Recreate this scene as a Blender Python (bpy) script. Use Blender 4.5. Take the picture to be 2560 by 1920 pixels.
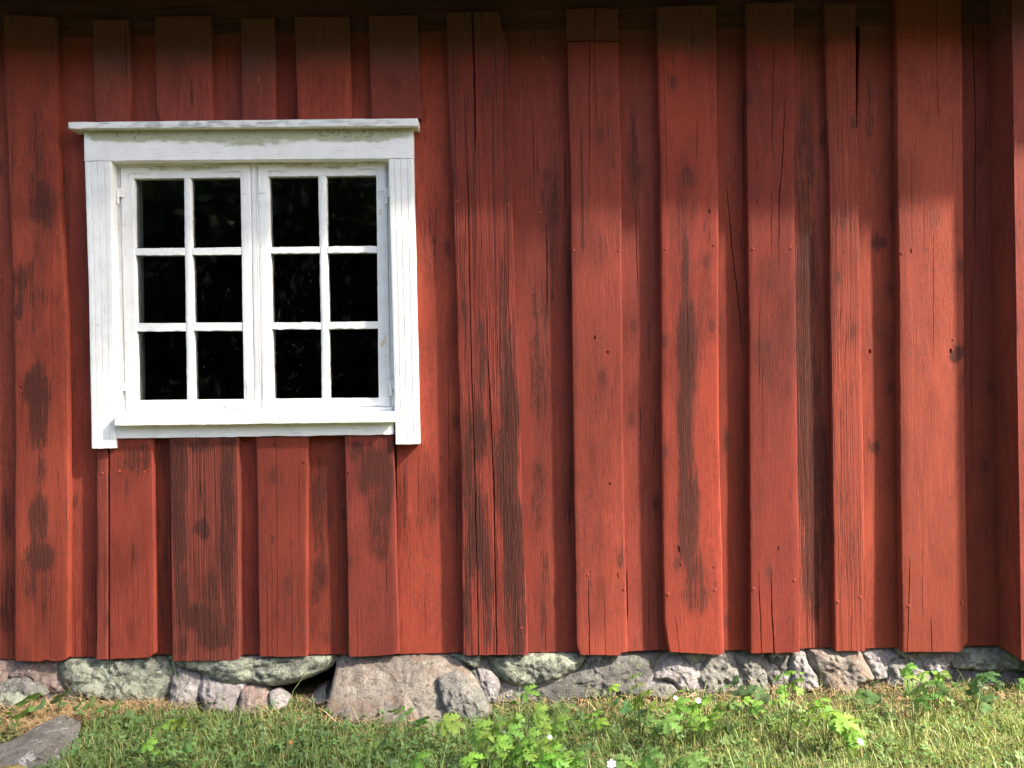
import bpy, bmesh, math, random
import numpy as np
from mathutils import Vector, Matrix, noise as mnoise

random.seed(7)
RNG = np.random.default_rng(7)
scene = bpy.context.scene
COL = scene.collection
for o in list(bpy.data.objects):
    bpy.data.objects.remove(o)

# ------------------------------------------------------------------ camera
CAM_D, CAM_H, F_PX, ROLL = 3.24, 1.22, 2074.0, math.radians(0.8)
cam_data = bpy.data.cameras.new('camera')
cam = bpy.data.objects.new('camera', cam_data)
COL.objects.link(cam)
cam_data.angle = 2 * math.atan(1280 / F_PX)
cam_data.clip_start = 0.05
cam_data.clip_end = 500
cam.matrix_world = (Matrix.Translation((0, -CAM_D, CAM_H)) @ Matrix.Rotation(math.radians(90), 4, 'X')
                    @ Matrix.Rotation(-ROLL, 4, 'Z'))
scene.camera = cam

# ------------------------------------------------------------------ light
SUN_DIR = Vector((2.30, -1.0, 2.30)).normalized()          # towards the sun
SUN_EL = math.asin(SUN_DIR.z)
SUN_ROT = math.atan2(SUN_DIR.x, SUN_DIR.y)
world = bpy.data.worlds.new('World')
scene.world = world
world.use_nodes = True
wn = world.node_tree
wn.nodes.clear()
sky = wn.nodes.new('ShaderNodeTexSky')
sky.sky_type = 'NISHITA'
sky.sun_disc = False
sky.air_density = 0.8
sky.dust_density = 2.6
sky.ozone_density = 0.4
sky.sun_elevation = SUN_EL
sky.sun_rotation = SUN_ROT
bg = wn.nodes.new('ShaderNodeBackground')
bg.inputs['Strength'].default_value = 0.105
wo = wn.nodes.new('ShaderNodeOutputWorld')
wn.links.new(sky.outputs[0], bg.inputs[0])
wn.links.new(bg.outputs[0], wo.inputs[0])
sl = bpy.data.lights.new('sun', 'SUN')
sl.energy = 3.9
sl.angle = math.radians(2.4)
sl.color = (1.0, 0.92, 0.80)
sun = bpy.data.objects.new('sun', sl)
COL.objects.link(sun)
sun.rotation_euler = SUN_DIR.to_track_quat('Z', 'Y').to_euler()
sun.location = SUN_DIR * 40

scene.view_settings.view_transform = 'Standard'
scene.view_settings.look = 'None'
scene.view_settings.exposure = 2.3
scene.view_settings.gamma = 1.0
scene.view_settings.use_curve_mapping = False
for k_, v_ in dict(max_bounces=6, diffuse_bounces=3, glossy_bounces=3, transmission_bounces=4, transparent_max_bounces=10, caustics_reflective=False, caustics_refractive=False).items():
    setattr(scene.cycles, k_, v_)

# ------------------------------------------------------------------ helpers
CR, SR = math.cos(ROLL), math.sin(ROLL)


def W(px, py, dep=0.0):
    """point on the vertical plane `dep` metres in front of the under-boards"""
    dx, dy = px - 1280.0, 960.0 - py
    k = (CAM_D - dep) / F_PX
    return Vector(((dx * CR + dy * SR) * k, -dep, CAM_H + (-dx * SR + dy * CR) * k))


def G(px, py, h=0.0):
    """point on the horizontal plane z = h"""
    dx, dy = px - 1280.0, 960.0 - py
    rx, rz = dx * CR + dy * SR, -dx * SR + dy * CR
    k = (h - CAM_H) / rz
    return Vector((rx * k, -CAM_D + F_PX * k, h))


def nz(x, y, z=0.0):
    return mnoise.noise(Vector((x, y, z)))


def fbm(v, o=4):
    return mnoise.fractal(v, 1.0, 2.0, o)


def ip(pts, t, ax=1):
    """x as a function of y along a polyline (ax=1) or y as a function of x (ax=0)"""
    a, b = ax, 1 - ax
    if t <= pts[0][a]:
        return pts[0][b]
    for p, q in zip(pts, pts[1:]):
        if t <= q[a]:
            return p[b] + (q[b] - p[b]) * (t - p[a]) / max(1e-6, q[a] - p[a])
    return pts[-1][b]


def new_obj(name, mesh, parent=None, mat=None):
    o = bpy.data.objects.new(name, mesh)
    COL.objects.link(o)
    if parent:
        o.parent = parent
    if mat and not mesh.materials:
        mesh.materials.append(mat)
    return o


def empty(name, loc=(0, 0, 0), parent=None):
    o = bpy.data.objects.new(name, None)
    o.empty_display_size = 0.1
    COL.objects.link(o)
    o.location = loc
    if parent:
        o.parent = parent
    return o


def tag(o, label=None, cat=None, group=None, kind=None):
    if label: o['label'] = label
    if cat: o['category'] = cat
    if group: o['group'] = group
    if kind: o['kind'] = kind
    return o


def mesh_np(name, verts, faces, cols=None, smooth=False):
    """verts (n,3), faces (m,k)"""
    me = bpy.data.meshes.new(name)
    verts = np.asarray(verts, dtype=np.float32)
    faces = np.asarray(faces, dtype=np.int32)
    me.vertices.add(len(verts))
    me.vertices.foreach_set('co', verts.ravel())
    k = faces.shape[1]
    me.loops.add(faces.size)
    me.loops.foreach_set('vertex_index', faces.ravel())
    me.polygons.add(len(faces))
    me.polygons.foreach_set('loop_start', np.arange(len(faces), dtype=np.int32) * k)
    if smooth:
        me.polygons.foreach_set('use_smooth', np.ones(len(faces), dtype=bool))
    me.update(calc_edges=True)
    if cols is not None:
        a = me.attributes.new('tint', 'FLOAT_COLOR', 'POINT')
        c = np.ones((len(verts), 4), dtype=np.float32)
        c[:, :3] = cols
        a.data.foreach_set('color', c.ravel())
    return me


# ------------------------------------------------------------------ materials
class NT:
    def __init__(self, name):
        self.m = bpy.data.materials.new(name)
        self.m.use_nodes = True
        self.t = self.m.node_tree
        self.t.nodes.clear()
        self.out = self.n('ShaderNodeOutputMaterial')

    def n(self, typ, **kw):
        nd = self.t.nodes.new(typ)
        for k, v in kw.items():
            setattr(nd, k, v)
        return nd

    def l(self, a, b):
        self.t.links.new(a, b)

    def put(self, sock, v):
        if hasattr(v, 'is_linked') or hasattr(v, 'links'):
            self.l(v, sock)
        else:
            sock.default_value = v

    def math(self, op, a, b=None, c=None, clamp=False):
        nd = self.n('ShaderNodeMath', operation=op, use_clamp=clamp)
        self.put(nd.inputs[0], a)
        if b is not None: self.put(nd.inputs[1], b)
        if c is not None: self.put(nd.inputs[2], c)
        return nd.outputs[0]

    def mix(self, f, a, b, blend='MIX'):
        nd = self.n('ShaderNodeMix', data_type='RGBA', blend_type=blend)
        self.put(nd.inputs[0], f)
        self.put(nd.inputs[6], a if not isinstance(a, tuple) else (*a, 1)[:4])
        self.put(nd.inputs[7], b if not isinstance(b, tuple) else (*b, 1)[:4])
        return nd.outputs[2]

    def step(self, x, lo, hi, a=0.0, b=1.0):
        nd = self.n('ShaderNodeMapRange', interpolation_type='SMOOTHSTEP')
        self.put(nd.inputs[0], x)
        nd.inputs[1].default_value = lo
        nd.inputs[2].default_value = hi
        nd.inputs[3].default_value = a
        nd.inputs[4].default_value = b
        return nd.outputs[0]

    def vmul(self, v, s):
        nd = self.n('ShaderNodeVectorMath', operation='MULTIPLY')
        self.put(nd.inputs[0], v)
        self.put(nd.inputs[1], s)
        return nd.outputs[0]

    def vadd(self, v, s):
        nd = self.n('ShaderNodeVectorMath', operation='ADD')
        self.put(nd.inputs[0], v)
        self.put(nd.inputs[1], s)
        return nd.outputs[0]

    def noise(self, v, scale, detail=3.0, rough=0.55, dist=0.0):
        nd = self.n('ShaderNodeTexNoise')
        self.put(nd.inputs['Vector'], v)
        nd.inputs['Scale'].default_value = scale
        nd.inputs['Detail'].default_value = detail
        nd.inputs['Roughness'].default_value = rough
        nd.inputs['Distortion'].default_value = dist
        return nd.outputs['Fac']

    def bump(self, h, dist, strength=1.0, nrm=None):
        nd = self.n('ShaderNodeBump')
        self.put(nd.inputs['Height'], h)
        nd.inputs['Distance'].default_value = dist
        self.put(nd.inputs['Strength'], strength)
        if nrm is not None: self.l(nrm, nd.inputs['Normal'])
        return nd.outputs[0]

    def bsdf(self, col, rough=0.8, spec=0.3, nrm=None):
        p = self.n('ShaderNodeBsdfPrincipled')
        self.put(p.inputs['Base Color'], col if not isinstance(col, tuple) else (*col, 1)[:4])
        self.put(p.inputs['Roughness'], rough)
        p.inputs['Specular IOR Level'].default_value = spec
        if nrm is not None: self.l(nrm, p.inputs['Normal'])
        return p

    def done(self, sh):
        self.l(sh, self.out.inputs['Surface'])
        return self.m

    def coords(self, rand=37.0):
        tc = self.n('ShaderNodeTexCoord').outputs['Object']
        oi = self.n('ShaderNodeObjectInfo')
        off = self.n('ShaderNodeCombineXYZ')
        r = oi.outputs['Random']
        self.l(self.math('MULTIPLY', r, rand), off.inputs[0])
        self.l(self.math('MULTIPLY', r, rand * 0.31), off.inputs[1])
        self.l(self.math('MULTIPLY', r, rand * 1.7), off.inputs[2])
        return self.vadd(tc, off.outputs[0]), r

    def attr(self, name):
        nd = self.n('ShaderNodeAttribute', attribute_name=name)
        return nd


def mat_paint():
    t = NT('falu_red_paint')
    v, rnd = t.coords()
    mk = t.attr('mask')
    sep = t.n('ShaderNodeSeparateColor')
    t.l(mk.outputs['Color'], sep.inputs[0])
    wear, aged, pale = sep.outputs[0], sep.outputs[1], sep.outputs[2]
    groove = mk.outputs['Alpha']
    fine = t.noise(t.vmul(v, (1, 1, 0.05)), 210, 4, 0.65, 0.5)
    med = t.noise(t.vmul(v, (1, 1, 0.035)), 62, 4, 0.6, 1.0)
    blot = t.noise(t.vmul(v, (1, 1, 0.38)), 7.5, 5, 0.65)
    big = t.noise(t.vmul(v, (1, 1, 0.3)), 2.2, 3, 0.5)
    crk = t.noise(v, 170, 4, 0.7)
    gran = t.noise(t.vmul(v, (1, 1, 0.55)), 95, 4, 0.7)
    c = t.mix(t.step(blot, 0.32, 0.68), (0.300, 0.046, 0.0215), (0.240, 0.034, 0.0160))
    c = t.mix(t.step(big, 0.35, 0.7, 0, 0.6), c, (0.165, 0.0245, 0.0130))
    c = t.mix(t.step(med, 0.5, 0.75, 0, 0.4), c, (0.345, 0.061, 0.027))
    gmask = t.step(t.noise(t.vmul(v, (1, 1, 0.5)), 5.0, 3, 0.6), 0.42, 0.66, 0.12, 0.75)
    c = t.mix(t.math('MULTIPLY', t.step(fine, 0.55, 0.30), gmask), c, (0.115, 0.021, 0.013))
    # crazed, weather-roughened patches
    crz = t.math('MULTIPLY', t.step(gran, 0.52, 0.38), t.step(blot, 0.36, 0.60))
    c = t.mix(t.math('MULTIPLY', crz, 0.60), c, (0.13, 0.028, 0.02))
    hs = t.n('ShaderNodeHueSaturation')
    t.l(c, hs.inputs['Color'])
    t.l(t.math('MULTIPLY_ADD', rnd, 0.40, 0.73), hs.inputs['Value'])
    t.l(t.math('MULTIPLY_ADD', t.math('FRACT', t.math('MULTIPLY', rnd, 7.3)), -0.05, 0.99), hs.inputs['Saturation'])
    t.l(t.math('MULTIPLY_ADD', t.math('FRACT', t.math('MULTIPLY', rnd, 13.7)), 0.005, 0.4975), hs.inputs['Hue'])
    c = hs.outputs[0]
    # smoky darkening that runs with the grain
    smo = t.noise(t.vmul(v, (1, 1, 0.22)), 4.2, 6, 0.68, 0.8)
    c = t.mix(t.math('MULTIPLY', t.step(smo, 0.50, 0.74), 0.62), c, (0.085, 0.019, 0.012))
    # knots: small dark ovals with a ring or two
    vo = t.n('ShaderNodeTexVoronoi', voronoi_dimensions='2D')
    sx = t.n('ShaderNodeSeparateXYZ'); t.l(v, sx.inputs[0])
    cx = t.n('ShaderNodeCombineXYZ')
    t.l(t.math('MULTIPLY', sx.outputs[0], 4.6), cx.inputs[0])
    t.l(t.math('MULTIPLY', sx.outputs[2], 2.1), cx.inputs[1])
    t.l(cx.outputs[0], vo.inputs['Vector']); vo.inputs['Scale'].default_value = 1.0
    vs_ = t.n('ShaderNodeSeparateColor'); t.l(vo.outputs['Color'], vs_.inputs[0])
    kd = t.math('ADD', vo.outputs['Distance'], t.math('MULTIPLY', t.math('SUBTRACT', gran, 0.5), 0.035))
    kon = t.step(vs_.outputs[0], 0.44, 0.48)
    ring = t.math('MULTIPLY_ADD', t.math('SINE', t.math('MULTIPLY', kd, 260.0)), 0.3, 0.7)
    km = t.math('MULTIPLY', t.math('MULTIPLY', t.step(kd, 0.070, 0.04), kon), ring)
    c = t.mix(t.math('MULTIPLY', km, 0.85), c, (0.06, 0.017, 0.012))
    c = t.mix(t.math('MULTIPLY', t.math('MULTIPLY', t.step(kd, 0.16, 0.04), kon), 0.3), c, (0.10, 0.022, 0.014))
    # deep grain on the old boards: dark furrows
    fur = t.noise(t.vmul(v, (1, 1, 0.012)), 120, 2, 0.6, 0.2)
    fm = t.math('MULTIPLY', t.step(fur, 0.52, 0.38), groove)
    c = t.mix(t.math('MULTIPLY', fm, 0.8), c, (0.09, 0.02, 0.014))
    # worn to dark wood: streaky, broken edge
    wsum = t.math('ADD', wear, t.math('MULTIPLY', t.math('SUBTRACT', fine, 0.5), 2.1))
    wsum = t.math('ADD', wsum, t.math('MULTIPLY', t.math('SUBTRACT', med, 0.5), 1.1))
    wsum = t.math('ADD', wsum, t.math('MULTIPLY', t.math('SUBTRACT', gran, 0.5), 0.9))
    wm = t.math('MULTIPLY', t.step(wsum, 0.46, 0.66), t.step(wear, 0.0, 0.3))
    wood = t.mix(t.step(fine, 0.35, 0.65), (0.020, 0.008, 0.006), (0.062, 0.017, 0.010))
    c = t.mix(t.math('MULTIPLY', wm, 0.85), c, wood)
    # soft sooty stain around worn zones
    c = t.mix(t.math('MULTIPLY', t.step(wear, 0.0, 0.9), t.math('MULTIPLY_ADD', med, 0.75, -0.10, True)), c, (0.085, 0.019, 0.012))
    # unpainted brown top, with eave shade painted into its dark fade
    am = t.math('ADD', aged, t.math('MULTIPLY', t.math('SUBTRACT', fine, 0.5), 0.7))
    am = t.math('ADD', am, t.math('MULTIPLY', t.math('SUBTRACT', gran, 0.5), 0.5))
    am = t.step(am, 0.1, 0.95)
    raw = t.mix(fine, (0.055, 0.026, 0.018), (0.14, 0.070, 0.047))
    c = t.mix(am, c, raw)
    # pale flecks where the paint has flaked
    fl = t.noise(t.vmul(v, (1, 1, 0.22)), 150, 4, 0.7)
    pm = t.math('MULTIPLY', t.step(t.math('ADD', t.math('MULTIPLY', pale, 0.6), t.math('MULTIPLY', t.math('SUBTRACT', fl, 0.5), 1.5)), 0.48, 0.62),
                t.step(pale, 0.0, 0.35))
    c = t.mix(t.math('MULTIPLY', pm, 0.6), c, (0.36, 0.22, 0.17))
    # hairline checks along the grain
    hl = t.noise(t.vmul(v, (1, 1, 0.008)), 32, 1, 0.5, 0.2)
    hw = t.noise(v, 4.0, 2)
    hl = t.math('ABSOLUTE', t.math('SUBTRACT', hl, 0.5))
    hm = t.math('MULTIPLY', t.step(hl, 0.0075, 0.002), t.step(hw, 0.53, 0.62))
    c = t.mix(t.math('MULTIPLY', hm, 0.75), c, (0.045, 0.014, 0.010))
    # tiny dark specks
    sp = t.noise(v, 300, 1, 0.5)
    c = t.mix(t.step(sp, 0.71, 0.80, 0, 0.6), c, (0.06, 0.02, 0.013))
    h = t.math('MULTIPLY', fine, t.math('MULTIPLY_ADD', groove, 1.4, 0.55))
    h = t.math('MULTIPLY', h, t.math('MULTIPLY_ADD', wear, 1.2, 1.0))
    h = t.math('ADD', h, t.math('MULTIPLY', crk, 0.35))
    h = t.math('SUBTRACT', h, t.math('MULTIPLY', fm, 1.2))
    b = t.bump(h, 0.0026, 0.9)
    return t.done(t.bsdf(c, t.step(fine, 0.2, 0.8, 0.92, 0.72), 0.25, b).outputs[0])


def mat_white(name, horizontal=False):
    t = NT(name)
    v, rnd = t.coords()
    s = (0.05, 1, 1) if horizontal else (1, 1, 0.05)
    mk = t.attr('mask')
    sep = t.n('ShaderNodeSeparateColor')
    t.l(mk.outputs['Color'], sep.inputs[0])
    rust, algae, pale = sep.outputs
    fine = t.noise(t.vmul(v, s), 260, 4, 0.6, 0.4)
    fl = t.noise(v, 120, 4, 0.65)
    soft = t.noise(v, 14, 4, 0.6)
    c = t.mix(t.step(soft, 0.35, 0.7), (0.83, 0.83, 0.805), (0.75, 0.745, 0.715))
    c = t.mix(t.step(fine, 0.56, 0.74, 0, 0.6), c, (0.42, 0.41, 0.385))
    dk = t.noise(v, 38, 4, 0.7)
    c = t.mix(t.step(dk, 0.66, 0.74, 0, 0.55), c, (0.36, 0.35, 0.31))
    a1 = t.math('ADD', algae, t.math('MULTIPLY', t.math('SUBTRACT', t.noise(t.vmul(v, (0.45, 1, 1)), 42, 5, 0.7), 0.5), 1.3))
    am = t.math('MULTIPLY', t.step(a1, 0.35, 0.75), t.step(algae, 0.03, 0.25))
    c = t.mix(t.math('MULTIPLY', am, 0.85), c, (0.27, 0.27, 0.15))
    c = t.mix(t.math('MULTIPLY', t.step(algae, 0.1, 1.0), 0.45), c, (0.42, 0.43, 0.29))
    a2 = t.math('ADD', algae, t.math('MULTIPLY', t.math('SUBTRACT', fl, 0.5), 2.0))
    c = t.mix(t.math('MULTIPLY', t.step(a2, 0.98, 1.15), 0.7), c, (0.13, 0.125, 0.07))
    r1 = t.math('ADD', rust, t.math('MULTIPLY', t.math('SUBTRACT', fl, 0.5), 1.2))
    rm = t.math('MULTIPLY', t.step(r1, 0.25, 0.85), t.step(rust, 0.03, 0.4, 0, 0.75))
    c = t.mix(rm, c, (0.55, 0.30, 0.09))
    p1 = t.math('ADD', pale, t.math('MULTIPLY', t.math('SUBTRACT', fine, 0.5), 0.9))
    c = t.mix(t.math('MULTIPLY', t.step(p1, 0.3, 0.7), t.step(pale, 0.03, 0.2)), c, (0.36, 0.35, 0.33))
    h = t.math('ADD', t.math('MULTIPLY', fine, 0.6), t.math('MULTIPLY', fl, 0.5))
    b = t.bump(h, 0.0009, 0.7)
    return t.done(t.bsdf(c, 0.62, 0.35, b).outputs[0])


def mat_stone(name, ca, cb, lich, lich_amt, dark=(0.05, 0.048, 0.042), extra=None):
    t = NT(name)
    v, rnd = t.coords(11.0)
    big = t.noise(v, 9, 5, 0.62, 0.5)
    mid = t.noise(v, 48, 6, 0.72)
    gr = t.noise(v, 210, 4, 0.7)
    c = t.mix(t.step(big, 0.35, 0.65), ca, cb)
    c = t.mix(t.step(mid, 0.52, 0.36, 0, 0.7), c, dark)
    if extra:
        ex = t.noise(v, 6.5, 3, 0.6, 1.0)
        c = t.mix(t.step(ex, 0.50, 0.62, 0, 0.85), c, extra)
    lm = t.noise(v, 22, 6, 0.72, 0.3)
    lm = t.step(lm, 0.61 - lich_amt * 0.25, 0.645 - lich_amt * 0.25)
    c = t.mix(t.math('MULTIPLY', lm, 0.8), c, lich)
    sp = t.noise(v, 90, 4, 0.7)
    c = t.mix(t.step(sp, 0.62, 0.70, 0, 0.6), c, (0.42, 0.41, 0.37))
    c = t.mix(t.step(gr, 0.5, 0.3, 0, 0.55), c, dark)
    h = t.math('ADD', t.math('MULTIPLY', mid, 1.2), t.math('MULTIPLY', gr, 0.4))
    h = t.math('ADD', h, t.math('MULTIPLY', lm, 0.25))
    b = t.bump(h, 0.011, 1.0)
    return t.done(t.bsdf(c, 0.9, 0.2, b).outputs[0])


def mat_simple(name, ca, cb, scale=20, rough=0.85, bump=0.003, stretch=(1, 1, 1), spec=0.2):
    t = NT(name)
    v, rnd = t.coords(9.0)
    n1 = t.noise(t.vmul(v, stretch), scale, 5, 0.65)
    n2 = t.noise(t.vmul(v, stretch), scale * 6, 3, 0.6)
    c = t.mix(t.step(n1, 0.35, 0.65), ca, cb)
    c = t.mix(t.step(n2, 0.55, 0.35, 0, 0.5), c, tuple(x * 0.5 for x in ca))
    b = t.bump(t.math('ADD', n1, t.math('MULTIPLY', n2, 0.5)), bump, 0.8)
    return t.done(t.bsdf(c, rough, spec, b).outputs[0])


def mat_leaf(name, trans=0.35, sat=1.0):
    t = NT(name)
    a = t.attr('tint')
    v, rnd = t.coords(5.0)
    n = t.noise(v, 60, 3, 0.6)
    c = t.mix(t.step(n, 0.3, 0.7, 0.0, 0.3), a.outputs['Color'], (0.03, 0.05, 0.012))
    p = t.bsdf(c, 0.55, 0.3)
    tr = t.n('ShaderNodeBsdfTranslucent')
    tc = t.mix(1.0, c, (1.0, 1.15, 0.6), 'MULTIPLY')
    t.l(tc, tr.inputs[0])
    ms = t.n('ShaderNodeMixShader')
    ms.inputs[0].default_value = trans
    t.l(p.outputs[0], ms.inputs[1])
    t.l(tr.outputs[0], ms.inputs[2])
    return t.done(ms.outputs[0])


def mat_ground():
    t = NT('soil_and_litter')
    tc = t.n('ShaderNodeTexCoord').outputs['Object']
    n1 = t.noise(tc, 5, 5, 0.65)
    n2 = t.noise(tc, 60, 4, 0.65)
    n3 = t.noise(tc, 300, 3, 0.6)
    c = t.mix(t.step(n1, 0.4, 0.6), (0.075, 0.055, 0.032), (0.07, 0.085, 0.03))
    c = t.mix(t.step(n2, 0.5, 0.68), c, (0.16, 0.115, 0.065))
    c = t.mix(t.step(n3, 0.5, 0.35, 0, 0.6), c, (0.022, 0.017, 0.011))
    b = t.bump(t.math('ADD', n2, t.math('MULTIPLY', n3, 0.6)), 0.012, 1.0)
    return t.done(t.bsdf(c, 0.95, 0.1, b).outputs[0])


def mat_glass():
    t = NT('old_window_glass')
    v, rnd = t.coords(5.0)
    n = t.noise(v, 3.5, 2, 0.5)
    nb = t.bump(n, 0.004, 0.35)
    tr = t.n('ShaderNodeBsdfTransparent')
    tr.inputs[0].default_value = (0.93, 0.95, 0.93, 1)
    gl = t.n('ShaderNodeBsdfGlossy')
    gl.inputs['Roughness'].default_value = 0.03
    t.l(nb, gl.inputs['Normal'])
    fr = t.n('ShaderNodeFresnel')
    fr.inputs[0].default_value = 1.48
    p = t.n('ShaderNodeMixShader')
    t.l(fr.outputs[0], p.inputs[0])
    t.l(tr.outputs[0], p.inputs[1])
    t.l(gl.outputs[0], p.inputs[2])
    # dust flecks and smears on the pane
    d = t.bsdf((0.5, 0.5, 0.48), 0.9, 0.1)
    fl = t.step(t.noise(v, 170, 2, 0.5), 0.745, 0.77, 0, 0.5)
    sm = t.noise(t.vmul(v, (1, 1, 0.5)), 16, 6, 0.75, 1.5)
    sm = t.step(sm, 0.55, 0.8, 0.0, 0.05)
    ms = t.n('ShaderNodeMixShader')
    t.l(t.math('ADD', fl, sm, clamp=True), ms.inputs[0])
    t.l(p.outputs[0], ms.inputs[1])
    t.l(d.outputs[0], ms.inputs[2])
    return t.done(ms.outputs[0])


PAINT = mat_paint()
WHITE_V = mat_white('white_paint_vertical')
WHITE_H = mat_white('white_paint_horizontal', True)
GLASS = mat_glass()
DARKWOOD = mat_simple('dark_raw_timber', (0.050, 0.026, 0.019), (0.085, 0.042, 0.030), 30, 0.9, 0.002, (0.05, 1, 1))
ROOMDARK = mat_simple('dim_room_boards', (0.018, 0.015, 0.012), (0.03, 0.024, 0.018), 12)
ROOFMAT = mat_simple('clay_roof_tiles', (0.20, 0.075, 0.045), (0.12, 0.05, 0.035), 12)
ST_GREEN = mat_stone('lichen_granite', (0.21, 0.215, 0.175), (0.145, 0.15, 0.12), (0.33, 0.345, 0.26), 0.55)
ST_GREY = mat_stone('grey_granite', (0.24, 0.225, 0.20), (0.155, 0.145, 0.128), (0.24, 0.25, 0.19), 0.2)
ST_DARK = mat_stone('dark_granite', (0.15, 0.142, 0.128), (0.095, 0.089, 0.08), (0.20, 0.21, 0.14), 0.15)
ST_TAN = mat_stone('tan_granite', (0.28, 0.235, 0.19), (0.19, 0.168, 0.145), (0.34, 0.31, 0.25), 0.2, (0.07, 0.055, 0.045), (0.21, 0.15, 0.115))
ST_PINK = mat_stone('pink_granite', (0.28, 0.20, 0.17), (0.19, 0.145, 0.125), (0.33, 0.28, 0.24), 0.3, (0.11, 0.08, 0.07))
MORTAR = mat_stone('lime_mortar', (0.32, 0.29, 0.275), (0.21, 0.19, 0.18), (0.39, 0.36, 0.34), 0.3, (0.13, 0.11, 0.11))
ST_SLAB = mat_stone('slab_stone', (0.165, 0.155, 0.14), (0.095, 0.09, 0.08), (0.36, 0.35, 0.34), 0.12)
ST_MOSS = mat_stone('mossy_stone', (0.20, 0.17, 0.06), (0.13, 0.11, 0.05), (0.30, 0.25, 0.08), 0.5)
CAVITY = mat_simple('dark_earth_fill', (0.035, 0.029, 0.024), (0.06, 0.048, 0.038), 25, 0.95, 0.01)
GROUND = mat_ground()
LEAF = mat_leaf('leaf_green', 0.38)
GRASSM = mat_leaf('grass_blade', 0.30)
STRAWM = mat_leaf('dry_straw', 0.15)
BARK = mat_simple('tree_bark', (0.09, 0.07, 0.055), (0.045, 0.036, 0.03), 18, 0.9, 0.02, (1, 1, 0.2))
PETAL = mat_simple('white_petal', (0.80, 0.80, 0.80), (0.74, 0.75, 0.74), 40, 0.6, 0.0005)
NAILM = mat_simple('painted_nail', (0.33, 0.065, 0.038), (0.27, 0.05, 0.032), 80, 0.6, 0.0005)


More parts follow.
